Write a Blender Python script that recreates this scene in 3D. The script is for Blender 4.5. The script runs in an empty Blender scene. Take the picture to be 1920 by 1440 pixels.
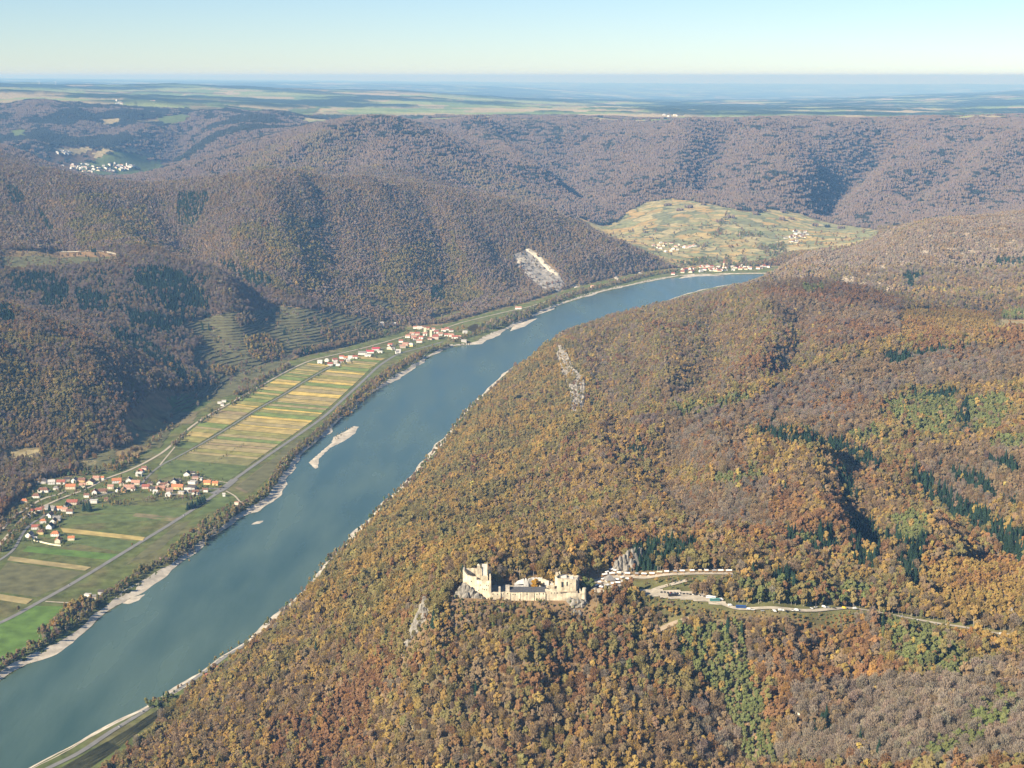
import bpy, bmesh, math, random
import numpy as np
from mathutils import Vector, Matrix
R = math.radians
rng = np.random.default_rng(7)
random.seed(7)
scene = bpy.context.scene
COL = scene.collection

# ------------------------------------------------------------------ camera
CAM_Z = 900.0
PITCH = R(11.66)
FPX = 2800.0                       # focal length in pixels of a 1920-wide frame
cam_data = bpy.data.cameras.new("camera")
cam_data.sensor_width = 36.0
cam_data.lens = 36.0 * FPX / 1920.0
cam_data.clip_start = 1.0
cam_data.clip_end = 200000.0
cam = bpy.data.objects.new("camera", cam_data)
COL.objects.link(cam)
cam.location = (0, 0, CAM_Z)
cam.rotation_euler = (R(90) - PITCH, 0, 0)
scene.camera = cam

# ------------------------------------------------------------------ sky, sun, exposure
SUN_EL = R(31)
SUN_FROM = Vector((-0.80, -0.60, 0)).normalized()       # horizontal direction the light comes from
world = bpy.data.worlds.new("World")
scene.world = world
world.use_nodes = True
wn = world.node_tree
for n in list(wn.nodes):
    wn.nodes.remove(n)
sky = wn.nodes.new("ShaderNodeTexSky")
sky.sky_type = 'NISHITA'
sky.sun_disc = False
sky.sun_elevation = SUN_EL
sky.sun_rotation = math.atan2(SUN_FROM.x, SUN_FROM.y)
sky.altitude = 300
sky.air_density = 0.85
sky.dust_density = 0.10
sky.ozone_density = 4.8
bg = wn.nodes.new("ShaderNodeBackground")
bg.inputs['Strength'].default_value = 0.067
wo = wn.nodes.new("ShaderNodeOutputWorld")
wn.links.new(sky.outputs[0], bg.inputs[0])
wn.links.new(bg.outputs[0], wo.inputs[0])
sun_d = bpy.data.lights.new("sun", 'SUN')
sun_d.energy = 5.0
sun_d.angle = R(0.53)
sun_d.color = (1.0, 0.88, 0.69)
sun = bpy.data.objects.new("sun", sun_d)
COL.objects.link(sun)
sdir = Vector((SUN_FROM.x * math.cos(SUN_EL), SUN_FROM.y * math.cos(SUN_EL), math.sin(SUN_EL)))
sun.rotation_euler = sdir.to_track_quat('Z', 'Y').to_euler()
scene.view_settings.view_transform = 'Standard'
scene.view_settings.look = 'None'
scene.view_settings.gamma = 1.0
scene.view_settings.exposure = 1.0
scene.cycles.max_bounces = 5
scene.cycles.diffuse_bounces = 2
scene.cycles.glossy_bounces = 2
scene.cycles.transmission_bounces = 2
scene.cycles.volume_bounces = 0
scene.cycles.transparent_max_bounces = 4
scene.cycles.sample_clamp_indirect = 4.0
try:
    scene.cycles.use_denoising = True
    scene.cycles.denoiser = 'OPENIMAGEDENOISE'
    scene.cycles.denoising_input_passes = 'RGB_ALBEDO_NORMAL'
    scene.cycles.denoising_prefilter = 'ACCURATE'
except Exception:
    pass

# ------------------------------------------------------------------ pixel <-> world helpers (measuring the photograph)
CP, SP = math.cos(PITCH), math.sin(PITCH)

def ray(px, py):
    a = (np.asarray(px, float) - 960.0) / FPX
    b = (720.0 - np.asarray(py, float)) / FPX
    return a, CP + b * SP, -SP + b * CP

def at_dist(px, py, D):
    dx, dy, dz = ray(px, py)
    t = D / dy
    return dx * t, D + 0 * t, CAM_Z + dz * t

def at_z(px, py, z):
    dx, dy, dz = ray(px, py)
    t = (z - CAM_Z) / dz
    return np.stack([dx * t, dy * t], -1)

def project(x, y, z):
    dep = y * CP + (CAM_Z - z) * SP
    return 960 + FPX * x / dep, 720 - FPX * (y * SP - (CAM_Z - z) * CP) / dep, dep

# ------------------------------------------------------------------ noise
_perm = np.random.default_rng(3).permutation(512).astype(np.int64)

def _h(ix, iy):
    return _perm[(_perm[ix & 511] + iy) & 511]

def perlin(x, y):
    x = np.asarray(x, float); y = np.asarray(y, float)
    ix = np.floor(x).astype(np.int64); iy = np.floor(y).astype(np.int64)
    fx = x - ix; fy = y - iy
    u = fx * fx * fx * (fx * (fx * 6 - 15) + 10); v = fy * fy * fy * (fy * (fy * 6 - 15) + 10)
    def g(i, j, dx, dy):
        a = _h(ix + i, iy + j) * (2 * math.pi / 512)
        return np.cos(a) * dx + np.sin(a) * dy
    n00 = g(0, 0, fx, fy); n10 = g(1, 0, fx - 1, fy); n01 = g(0, 1, fx, fy - 1); n11 = g(1, 1, fx - 1, fy - 1)
    return 1.41 * ((n00 * (1 - u) + n10 * u) * (1 - v) + (n01 * (1 - u) + n11 * u) * v)

def fbm(x, y, octv=4, gain=0.5):
    s = 0; a = 1; t = 0
    for k in range(octv):
        s = s + a * perlin(x * 2 ** k + 17.3 * k, y * 2 ** k - 9.1 * k); t += a; a *= gain
    return s / t

def smooth(t):
    t = np.clip(t, 0, 1)
    return t * t * (3 - 2 * t)

# ------------------------------------------------------------------ plan geometry helpers
def inside(px, py, poly):
    poly = np.asarray(poly, float)
    px = np.asarray(px, float); py = np.asarray(py, float)
    out = np.zeros(px.shape, bool)
    bb = (px >= poly[:, 0].min()) & (px <= poly[:, 0].max()) & (py >= poly[:, 1].min()) & (py <= poly[:, 1].max())
    idx = np.nonzero(bb)
    x = px[idx]; y = py[idx]
    r = np.zeros(x.shape, bool)
    n = len(poly)
    for i in range(n):
        x1, y1 = poly[i]; x2, y2 = poly[(i + 1) % n]
        if y1 == y2:
            continue
        c = ((y1 > y) != (y2 > y)) & (x < (x2 - x1) * (y - y1) / (y2 - y1) + x1)
        r ^= c
    out[idx] = r
    return out

def dist_line(px, py, line, closed=False):
    line = np.asarray(line, float)
    d2 = np.full(np.shape(px), 1e18)
    n = len(line)
    for i in range(n if closed else n - 1):
        a = line[i]; b = line[(i + 1) % n]
        ab = b - a; L = max(ab @ ab, 1e-9)
        t = np.clip(((px - a[0]) * ab[0] + (py - a[1]) * ab[1]) / L, 0, 1)
        dx = px - a[0] - t * ab[0]; dy = py - a[1] - t * ab[1]
        d2 = np.minimum(d2, dx * dx + dy * dy)
    return np.sqrt(d2)

# ------------------------------------------------------------------ valley outlines, as read from the photograph
SHORE_L = [(-700, 1760), (-400, 1560), (-150, 1380), (0, 1276), (40, 1250), (110, 1220), (165, 1180), (190, 1155), (240, 1122), (300, 1085), (345, 1050),
           (385, 1015), (430, 987), (455, 965), (500, 945), (535, 900), (556, 862), (600, 822), (650, 775), (700, 735), (742, 712),
           (782, 685), (830, 655), (900, 641), (950, 618), (1000, 592), (1050, 572), (1120, 550), (1180, 536), (1250, 522), (1300, 517), (1400, 514), (1600, 512)]
SHORE_R = [(-420, 1760), (-150, 1560), (60, 1438), (133, 1400), (213, 1357), (283, 1323), (327, 1297), (367, 1270), (413, 1233), (467, 1203), (500, 1173),
           (553, 1128), (580, 1103), (597, 1077), (613, 1053), (650, 1020), (700, 965), (716, 945), (735, 930), (770, 898), (800, 860),
           (840, 815), (870, 775), (905, 740), (950, 697), (975, 682), (1000, 668), (1060, 642), (1110, 618), (1150, 602), (1180, 590), (1230, 571),
           (1280, 554), (1330, 541), (1400, 530), (1600, 517)]
TOE_R = [(-250, 1760), (100, 1540), (200, 1440), (260, 1395), (312, 1345), (345, 1303), (405, 1262), (450, 1230), (505, 1180), (560, 1131), (590, 1105),
         (608, 1077), (625, 1050), (662, 1020), (727, 950), (780, 903), (810, 865), (850, 815), (880, 775), (915, 740), (960, 697), (1010, 670),
         (1070, 642), (1120, 620), (1190, 596), (1240, 586), (1290, 578), (1350, 564), (1400, 552), (1470, 536), (1600, 521)]
TOE_L = [(-900, 1760), (-900, 1300), (-500, 1130), (-250, 1060), (-100, 1020), (0, 985), (40, 940), (75, 905), (150, 893), (225, 878), (290, 838),
         (330, 790), (385, 765), (440, 728), (500, 697), (560, 672), (640, 655), (710, 635), (760, 615), (830, 610), (880, 597), (940, 580), (990, 568),
         (1060, 545), (1120, 530), (1180, 517), (1230, 509), (1260, 505), (1300, 503), (1440, 500), (1600, 503)]
W = lambda pts, z=3.0: at_z([p[0] for p in pts], [p[1] for p in pts], z)
shoreL, shoreR, toeR, toeL = W(SHORE_L, 0), W(SHORE_R, 0), W(TOE_R), W(TOE_L)
river_poly = np.concatenate([shoreL, shoreR[::-1]])
plain_poly = np.concatenate([toeL, toeR[::-1]])

# ------------------------------------------------------------------ terrain control points: photo x, y and distance in km
CT = """
980 1112 1.69; 900 1118 1.68; 1080 1105 1.70; 1150 1085 1.74; 1290 1118 1.70; 1450 1138 1.68; 1700 1165 1.70; 1880 1190 1.66
960 1430 1.50; 700 1430 1.60; 450 1430 1.72; 1200 1430 1.47; 1380 1430 1.48; 1600 1430 1.36; 1900 1420 1.25; 1900 1300 1.42
700 1300 1.70; 780 1180 1.70; 500 1300 1.87; 1000 1250 1.58; 1200 1250 1.60; 1300 1280 1.575; 1400 1300 1.56; 1550 1280 1.52
600 1200 1.98; 650 1110 2.15; 750 1100 1.95; 760 1020 2.32; 850 1010 2.20; 870 940 2.66; 800 950 2.70
980 1000 2.38; 980 880 2.98; 950 800 3.45; 960 740 4.0; 900 800 3.52; 1100 960 2.30; 1200 1010 2.00; 1180 1035 1.86
1290 1010 2.0; 1290 880 2.5; 1250 797 2.9; 1130 805 2.95; 1050 830 3.0; 1400 765 2.95; 1400 900 2.35; 1400 1010 1.98
1250 772 3.35; 1120 780 3.42; 1060 760 3.65; 1250 700 3.7; 1100 680 4.1; 1060 700 4.1; 1055 642 4.5; 1000 665 4.5; 1020 720 4.0
1180 598 4.62; 1300 577 4.62; 1400 549 4.62; 1300 556 5.9; 1380 542 5.9; 1440 530 6.1; 1480 536 4.55; 1540 538 4.5; 1620 562 4.3; 1700 585 4.15; 1800 600 4.1; 1910 600 4.1
1250 620 4.15; 1400 600 4.1; 1400 690 3.5; 1550 600 4.05; 1550 650 3.6; 1700 625 3.8; 1850 640 3.75
1500 735 3.05; 1600 690 3.15; 1700 667 3.2; 1800 655 3.2; 1920 648 3.2; 1700 662 3.5; 1600 680 3.4; 1850 655 3.45
1550 820 2.6; 1700 850 2.48; 1850 850 2.42; 1700 750 2.9; 1850 740 2.85; 1600 950 2.25; 1750 950 2.18; 1900 950 2.1; 1700 1050 1.96
1550 1050 1.94; 1850 1070 1.88; 1650 1120 1.78; 1800 1110 1.8; 1750 1250 1.52; 1650 1230 1.55
1440 520 5.7; 1490 480 6.0; 1540 468 6.1; 1600 471 6.1; 1640 456 6.1; 1700 412 6.2; 1750 400 6.25; 1840 402 6.2; 1920 396 6.2
1700 480 5.5; 1800 480 5.5; 1900 480 5.5; 1600 520 5.2; 1750 550 4.9; 1900 560 4.8; 1540 500 5.5
0 850 3.4; 0 700 3.65; 0 580 4.0; 130 760 3.6; 100 625 4.0; 200 663 4.0; 290 712 4.02; 250 800 3.68; 180 850 3.48
250 642 4.45; 100 592 4.55; 0 556 4.65; 330 690 4.3
0 480 5.15; 0 400 5.75; 0 310 6.4; 120 322 6.4; 190 336 6.45; 150 450 5.5; 150 540 4.85; 260 342 6.5; 350 338 6.5; 480 327 6.4; 560 327 6.4; 620 333 6.6
370 470 5.75; 250 440 5.7; 450 420 5.75; 450 525 5.25; 300 480 5.2; 420 541 4.95; 330 400 6.1; 520 545 5.2
400 620 4.8; 500 600 5.0; 420 700 4.45; 600 570 5.3; 700 600 5.3; 480 660 4.72; 600 630 4.95
560 450 5.85; 690 325 6.9; 760 333 7.0; 640 500 5.75; 800 342 7.0; 740 450 6.3; 800 560 5.8; 900 361 7.0; 900 450 6.55; 1000 386 7.1; 1000 480 6.7
1100 421 7.2; 1180 458 7.2; 1240 490 7.15; 900 540 6.15; 560 380 6.2
710 330 7.6; 560 335 7.3; 900 370 7.8; 1050 410 8.0; 1150 450 7.8; 300 345 7.4; 150 335 7.6; 1200 470 7.5
710 210 9.5; 740 212 9.5; 640 226 9.4; 540 248 9.2; 400 290 8.8; 280 332 8.3; 790 232 9.4; 850 265 9.3; 920 308 9.1; 1000 358 8.8; 1060 395 8.5
600 290 8.5; 750 280 8.6; 700 250 9.0; 450 310 8.4; 850 320 8.5
180 312 10.5; 240 300 11.0; 230 285 11.4; 120 320 10.2; 0 262 9.0; 40 275 9.1; 100 306 9.2; 330 300 10.4
1200 430 8.2; 1250 378 9.0; 1400 450 7.9; 1400 400 8.6; 1600 440 8.2; 1560 428 8.5; 1320 470 7.6; 1300 375 9.0; 1150 440 8.3; 1500 440 8.1
1560 405 9.1; 1570 360 9.7; 1600 310 10.6; 1640 262 11.4; 1400 340 9.7; 1450 370 9.2; 1700 380 9.0; 1750 340 9.4; 1750 285 10.2; 1920 380 8.8; 1900 320 9.6
1250 330 9.9; 1300 290 10.4; 1120 330 10.2; 1000 290 10.6; 1100 260 11.4; 900 250 11.5; 1500 310 10.1; 1500 270 10.8
860 226 12.0; 960 222 12.3; 1080 216 12.5; 1200 226 12.2; 1300 223 12.0; 1400 228 11.8; 1500 234 11.6; 1620 230 11.6; 1700 228 11.6; 1820 232 11.3; 1920 236 11.0
150 250 12.2; 60 190 14.0; 110 186 14.0; 0 188 14.0; 180 195 13.6; 250 222 12.8; 380 230 12.6; 420 196 14.2; 500 205 14.2; 340 200 14.0; 560 215 13.6
80 215 13.0; 30 245 12.0; 290 260 11.8; 480 235 12.2
0 152 26; 100 154 27; 200 156 27; 330 154 26; 480 163 28; 600 170 30; 800 170 27; 870 176 30; 950 178 38; 1200 178 55; 1450 178 60; 1700 177 55; 1920 182 60
600 185 20; 900 200 17; 1200 204 17; 1300 212 15; 1600 207 17; 1900 214 15; 300 172 21; 100 164 21; 450 180 20; 1500 195 24; 1000 188 25; 1800 196 24; 760 192 18
"""
ctrl = []
for tok in CT.replace("\n", ";").split(";"):
    f = tok.split()
    if len(f) == 3:
        D = float(f[2]) * 1000
        x, y, z = at_dist(float(f[0]), float(f[1]), D)
        if D > 5500 and z > 150:                          # the read-off line is the tree tops, the ground lies lower
            lower = 6.0 if D > 15000 else 13.0 * min(1.0, (float(z) - 150) / 120)
            x, y, z = at_dist(float(f[0]), float(f[1]) + lower, D)
        ctrl.append((float(x), D, max(float(z), 4.0)))
# beyond the frame: the same country goes on
for x, D, z in [(0, 900, 190), (500, 900, 280), (-500, 1000, 90), (900, 1300, 330), (900, 2000, 330), (1200, 2600, 360), (1600, 3400, 380), (2100, 4500, 380),
                (-900, 1000, 5), (-1500, 2300, 140), (-1900, 3200, 330), (-2200, 4200, 380), (-2900, 5500, 520), (-3400, 6500, 600), (-4300, 8500, 600),
                (2900, 6200, 420), (4000, 8500, 420), (5200, 11000, 560), (-5600, 11000, 560), (7400, 15500, 520), (-7400, 15500, 700), (12500, 26000, 480), (-12500, 26000, 840),
                (28000, 58000, 240), (-28000, 58000, 800), (0, 58000, 420), (20000, 58000, 250), (-15000, 58000, 640), (0, 64000, 400), (0, 118000, 420), (40000, 118000, 300), (-40000, 118000, 700), (300, 500, 220), (-300, 500, 120)]:
    ctrl.append((x, D, z))
for px_ in range(800, 2100, 160):                        # the country behind the crest stays level
    for D, z in ((12700, 520), (13700, 520)):
        ctrl.append((float(at_dist(px_, 220, D)[0]), D, z))
ctrl = np.array(ctrl)
def uv_of(x, y):
    return np.asarray(x) / np.asarray(y) * 1.0, np.log(np.asarray(y) / 1000.0) * 0.55
cu, cv = uv_of(ctrl[:, 0], ctrl[:, 1])
def phi(r2):
    return 0.5 * r2 * np.log(r2 + 1e-12)
N = len(ctrl)
A = np.zeros((N + 3, N + 3))
r2 = (cu[:, None] - cu[None]) ** 2 + (cv[:, None] - cv[None]) ** 2
A[:N, :N] = phi(r2) + np.eye(N) * 2e-5
A[:N, N] = 1; A[:N, N + 1] = cu; A[:N, N + 2] = cv
A[N:, :N] = A[:N, N:].T
sol = np.linalg.solve(A, np.concatenate([ctrl[:, 2], np.zeros(3)]))

UMAX, NC, NR = 0.50, 801, 700
us = np.linspace(-UMAX, UMAX, NC)
ys = np.geomspace(800.0, 115000.0, NR)
U, Yg = np.meshgrid(us, ys)
Xg = U * Yg
Vg = np.log(Yg / 1000.0) * 0.55
# the spline is smooth: solve it on a coarser lattice, then interpolate
cu_s, cv_s = us[::4], Vg[::4, 0] if (NR - 1) % 4 == 0 else np.linspace(Vg[0, 0], Vg[-1, 0], 161)
Zc = np.empty((len(cv_s), len(cu_s)))
for i, v in enumerate(cv_s):
    rr = (cu_s[:, None] - cu[None]) ** 2 + (v - cv[None]) ** 2
    Zc[i] = phi(rr) @ sol[:N] + sol[N] + sol[N + 1] * cu_s + sol[N + 2] * v
def bilerp(G, u0, du, v0, dv, u, v):
    i = np.clip((u - u0) / du, 0, G.shape[1] - 1.001); j = np.clip((v - v0) / dv, 0, G.shape[0] - 1.001)
    i0 = i.astype(int); j0 = j.astype(int); fi = i - i0; fj = j - j0
    return (G[j0, i0] * (1 - fi) + G[j0, i0 + 1] * fi) * (1 - fj) + (G[j0 + 1, i0] * (1 - fi) + G[j0 + 1, i0 + 1] * fi) * fj
Zt = bilerp(Zc, cu_s[0], cu_s[1] - cu_s[0], cv_s[0], cv_s[1] - cv_s[0], U, Vg)

# gullies (negative) and spurs (positive) drawn along lines of the photograph on the smooth ground
GULLY = [
    (-26, 75, [(300, 372, 6.3), (345, 430, 5.95), (395, 488, 5.6), (450, 522, 5.3), (520, 545, 5.15)]),
    (-22, 70, [(590, 350, 6.6), (620, 440, 6.2), (640, 520, 5.8)]),
    (22, 80, [(500, 360, 6.3), (530, 450, 5.9), (560, 520, 5.5)]),
    (20, 80, [(690, 350, 6.8), (740, 430, 6.4), (760, 520, 6.0)]),
    (-24, 80, [(790, 370, 6.9), (830, 450, 6.5), (850, 530, 6.1)]),
    (-20, 70, [(880, 400, 6.8), (930, 470, 6.6), (985, 540, 6.3)]),
    (18, 70, [(930, 390, 7.0), (1000, 450, 6.8), (1060, 510, 6.6)]),
    (-18, 60, [(1060, 430, 7.1), (1110, 480, 6.95), (1140, 515, 6.8)]),
    (-20, 70, [(60, 380, 6.0), (90, 430, 5.7), (120, 480, 5.3)]),
    (18, 80, [(130, 350, 6.2), (210, 430, 5.8), (260, 500, 5.3)]),
    (-14, 45, [(60, 720, 3.75), (120, 800, 3.55), (190, 845, 3.45)]),
    (12, 50, [(150, 690, 3.9), (210, 760, 3.75), (260, 810, 3.6)]),
    (-16, 60, [(0, 630, 3.95), (40, 720, 3.7), (60, 800, 3.5)]),
    (-4, 32, [(1225, 1190, 1.64), (1290, 1240, 1.62), (1340, 1320, 1.55), (1390, 1430, 1.47)]),
    (-15, 24, [(860, 1150, 1.648), (980, 1152, 1.650), (1100, 1142, 1.662)]),
    (1, 50, [(1060, 1160, 1.62), (1180, 1230, 1.6), (1280, 1330, 1.53), (1330, 1430, 1.46)]),
    (-15, 45, [(1560, 1180, 1.63), (1600, 1270, 1.53), (1640, 1330, 1.47)]),
    (-18, 60, [(1220, 830, 2.75), (1260, 900, 2.42), (1330, 930, 2.25), (1420, 960, 2.1)]),
    (16, 60, [(1500, 830, 2.55), (1540, 920, 2.3), (1560, 1000, 2.05)]),
    (-20, 55, [(1580, 880, 2.4), (1620, 960, 2.2), (1660, 1010, 2.05)]),
    (14, 50, [(1640, 890, 2.4), (1700, 960, 2.2), (1720, 1030, 2.0)]),
    (-18, 55, [(1720, 900, 2.35), (1800, 960, 2.16), (1900, 1020, 1.95)]),
    (-14, 40, [(860, 1010, 2.2), (790, 1060, 2.12), (700, 1090, 2.08)]),
    (-14, 45, [(1000, 900, 2.85), (900, 920, 2.75), (830, 930, 2.75)]),
    (12, 45, [(1040, 840, 3.0), (930, 860, 3.1), (870, 880, 3.1)]),
    (-14, 50, [(1130, 640, 4.3), (1140, 720, 3.9), (1130, 770, 3.55)]),
    (-14, 50, [(1330, 590, 4.35), (1340, 680, 3.8), (1310, 750, 3.45)]),
    (12, 50, [(1430, 590, 4.2), (1440, 660, 3.75), (1420, 720, 3.4)]),
    (-60, 160, [(1650, 258, 11.4), (1605, 310, 10.6), (1572, 362, 9.8), (1555, 400, 9.2)]),
    (36, 160, [(1700, 290, 10.6), (1650, 340, 9.9), (1610, 395, 9.1)]),
    (36, 160, [(1480, 280, 10.6), (1510, 330, 10.0), (1500, 380, 9.3)]),
    (-40, 150, [(1380, 250, 11.4), (1330, 310, 10.3), (1320, 360, 9.5)]),
    (34, 150, [(1180, 260, 11.4), (1200, 320, 10.3), (1190, 380, 9.3)]),
    (-36, 150, [(1060, 250, 11.5), (1070, 310, 10.4), (1110, 380, 9.4)]),
    (-30, 120, [(760, 240, 9.2), (820, 300, 8.8), (900, 345, 8.5)]),
    (26, 120, [(640, 240, 9.3), (560, 280, 8.8), (470, 320, 8.2)]),
    (-26, 120, [(690, 230, 9.3), (680, 280, 8.8), (640, 320, 8.2)]),
    (-34, 140, [(1820, 250, 11), (1790, 310, 10), (1720, 360, 9.3)]),
    (30, 140, [(1900, 270, 10.6), (1850, 330, 9.7), (1780, 380, 8.9)]),
    (26, 150, [(150, 215, 13.2), (180, 255, 12.1), (150, 280, 11.4)]),
    (30, 150, [(330, 215, 13.2), (290, 250, 12.2), (220, 275, 11.5)]),
    (-30, 150, [(260, 215, 13), (210, 250, 12.2), (150, 290, 11.2)]),
    (-10, 32, [(1160, 815, 2.95), (1165, 850, 2.75), (1120, 880, 2.75), (1040, 900, 2.85)]),
    (-9, 30, [(1255, 815, 2.8), (1265, 860, 2.6), (1290, 900, 2.4), (1350, 940, 2.2)]),
    (9, 40, [(1340, 830, 2.65), (1330, 880, 2.45), (1370, 920, 2.3)]),
    (-9, 30, [(1050, 960, 2.4), (960, 985, 2.45), (860, 985, 2.4), (760, 985, 2.5)]),
    (8, 35, [(1080, 920, 2.6), (980, 940, 2.65), (880, 950, 2.65)]),
    (-9, 30, [(760, 1240, 1.72), (650, 1260, 1.8), (540, 1270, 1.88)]),
    (9, 36, [(820, 1200, 1.68), (720, 1230, 1.76), (600, 1230, 1.9)]),
    (-9, 30, [(900, 1310, 1.57), (760, 1350, 1.62), (620, 1370, 1.68)]),
    (-9, 28, [(1070, 1260, 1.575), (1050, 1340, 1.52), (1030, 1420, 1.48)]),
    (9, 34, [(960, 1230, 1.60), (900, 1280, 1.58), (800, 1310, 1.62)]),
    (-10, 34, [(1180, 660, 4.1), (1200, 730, 3.75), (1190, 770, 3.5)]),
    (10, 44, [(1220, 640, 4.15), (1250, 700, 3.8), (1240, 750, 3.5)]),
    (-10, 34, [(1500, 600, 4.1), (1500, 650, 3.7), (1470, 700, 3.4)]),
    (-42, 140, [(1440, 525, 5.25), (1540, 530, 5.1), (1640, 555, 4.85), (1750, 580, 4.65), (1900, 590, 4.6)]),
    (-26, 85, [(1440, 742, 3.28), (1540, 705, 3.42), (1650, 675, 3.52), (1780, 662, 3.55), (1920, 655, 3.55)]),
    (14, 80, [(1450, 750, 3.05), (1560, 700, 3.16), (1690, 668, 3.22), (1800, 656, 3.22), (1920, 650, 3.22)]),
    (-24, 85, [(1080, 800, 3.25), (1180, 792, 3.2), (1290, 785, 3.2), (1400, 765, 3.2)]),
    (12, 60, [(1060, 825, 3.0), (1150, 805, 2.95), (1260, 797, 2.9), (1400, 770, 2.95)]),
    (-18, 60, [(1400, 830, 2.62), (1500, 828, 2.60), (1600, 850, 2.5), (1680, 880, 2.38), (1740, 920, 2.25)]),
    (12, 50, [(1440, 860, 2.45), (1540, 860, 2.4), (1620, 890, 2.3)]),
    (-16, 50, [(1760, 870, 2.4), (1840, 900, 2.3), (1910, 940, 2.2)]),
    (55, 260, [(60, 192, 14), (100, 230, 12.8), (60, 270, 11.2)]),
    (60, 200, [(240, 212, 13.2), (255, 238, 12.4), (190, 262, 11.6)]),
    (35, 240, [(420, 202, 14), (440, 238, 12.5), (330, 276, 11.3)]),
    (-75, 300, [(340, 305, 10.0), (300, 285, 11.0), (330, 258, 12)]),
    (-70, 220, [(330, 225, 13), (330, 255, 12), (250, 285, 11.2)]),
    (50, 220, [(520, 212, 13.5), (480, 245, 11.8), (440, 262, 11.0)]),
    (50, 200, [(900, 240, 11.8), (960, 290, 10.6), (1010, 340, 9.6)]),
    (-45, 180, [(950, 250, 11.6), (1010, 300, 10.5), (1060, 350, 9.7)]),
    (45, 200, [(1290, 235, 11.6), (1270, 290, 10.6), (1260, 350, 9.5)]),
    (45, 200, [(1420, 240, 11.5), (1430, 300, 10.5), (1440, 350, 9.5)]),
]
near_rows = ys < 15000
Zn = Zt[near_rows]; Xn = Xg[near_rows]; Yn = Yg[near_rows]
for amp, wid, line in GULLY:
    L = np.array([(float(at_dist(p[0], p[1], p[2] * 1000)[0]), p[2] * 1000) for p in line])
    amp *= 2.3 if L[:, 1].mean() < 5600 and L[:, 0].mean() > 0 else (2.1 if L[:, 1].mean() > 9000 and L[:, 0].mean() > -300 else 1.35)
    m = (Xn > L[:, 0].min() - 4 * wid) & (Xn < L[:, 0].max() + 4 * wid) & (Yn > L[:, 1].min() - 4 * wid) & (Yn < L[:, 1].max() + 4 * wid)
    d = dist_line(Xn[m], Yn[m], L)
    Zn[m] += amp * np.exp(-(d / wid) ** 2)
Zt[near_rows] = Zn

hill = np.clip((Zt - 15) / 90.0, 0, 1)
rid = 1 - np.abs(fbm(Xg / 420 + 3, Yg / 420, 3)) * 2.2
dist_w = np.clip((Yg - 900) / 4000, 0.35, 1.0)
Zt = Zt + hill * dist_w * ((9 + 7 * (Xg > 100) * (Yg < 4300)) * (rid - 0.55) - 3 + 5 * fbm(Xg / 130, Yg / 130, 2) * np.clip(9000 / Yg, 0, 1))
far = smooth((Yg - 8500) / 6000)
Zt = Zt + far * (28 * fbm(Xg / 900, Yg / 900, 4) + (26 + 46 * smooth((Yg - 13500) / 4000)) * fbm(Xg / 3800 + 5, Yg / 2000, 3))
crest_w = smooth((Yg - 10300) / 900) * smooth((14200 - Yg) / 1200)
Zt = Zt + crest_w * (52 * fbm(Xg / 1500 + 2.7, Yg / 2600, 3) + 20 * (1 - np.abs(fbm(Xg / 700, Yg / 900, 2)) * 3))
edge = smooth((Yg - 40000) / 15000)
Zt = Zt + edge * 14 * fbm(Xg / 6000, Yg / 2500, 3)
# castle spur, car park and lane are levelled into the slope
PADS = [((980, 1118, 1.708), 92, 22, 287.0), ((1165, 1085, 1.745), 42, 26, 291.0), ((1280, 1116, 1.70), 70, 12, 289.0)]
for (px_, py_, D), rx, ry, zz in PADS:
    x0 = float(at_dist(px_, py_, D * 1000)[0]); y0 = D * 1000
    q = np.sqrt(((Xg - x0) / rx) ** 2 + ((Yg - y0) / ry) ** 2)
    w = 1 - smooth((q - 0.85) / 0.6)
    Zt = Zt * (1 - w) + zz * w

# valley floor and river bed
Zt = np.maximum(Zt, 7.0)
nr = ys < 9200
Xn, Yn = Xg[nr], Yg[nr]
inp = inside(Xn, Yn, plain_poly)
dp = dist_line(Xn, Yn, plain_poly, True)
lift = np.where(inp, 0, smooth(dp / 110.0))
Zv = 6.0 + (Zt[nr] - 6.0) * lift
inr = inside(Xn, Yn, river_poly)
dr = dist_line(Xn, Yn, river_poly, True)
bank = np.where(inr, -5.0 * smooth(dr / 25), np.minimum(6.0, 0.2 + dr * 0.35))
Zv = np.where(inr | (inp & (dr < 40)), np.minimum(Zv, bank), Zv)
Zt[nr] = Zv
U0, DU = us[0], us[1] - us[0]
LV0, DLV = math.log(ys[0]), math.log(ys[1] / ys[0])

def ground(x, y):
    x = np.asarray(x, float); y = np.asarray(y, float)
    return bilerp(Zt, U0, DU, LV0, DLV, x / y, np.log(y))

_TS = np.geomspace(820, 110000, 1000)
def hit(px, py):
    """where the line of sight of a photo pixel meets the ground: (x, y, z)"""
    dx, dy, dz = ray(px, py)
    t = _TS / dy
    x = dx * t; z = CAM_Z + dz * t
    g = ground(x, _TS)
    k = np.nonzero(z < g)[0]
    k = int(k[0]) if len(k) else len(_TS) - 1
    a, b = _TS[max(k - 1, 0)], _TS[k]
    for _ in range(18):
        m = 0.5 * (a + b); tt = m / dy
        if CAM_Z + dz * tt < float(ground(dx * tt, m)): b = m
        else: a = m
    return float(dx * b / dy), float(b), float(ground(dx * b / dy, b))

# ------------------------------------------------------------------ materials
MATS = {}
def new_mat(name):
    m = bpy.data.materials.new(name); m.use_nodes = True
    MATS[name] = m
    nt = m.node_tree
    for n in list(nt.nodes):
        nt.nodes.remove(n)
    out = nt.nodes.new("ShaderNodeOutputMaterial")
    return m, nt, out

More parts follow.
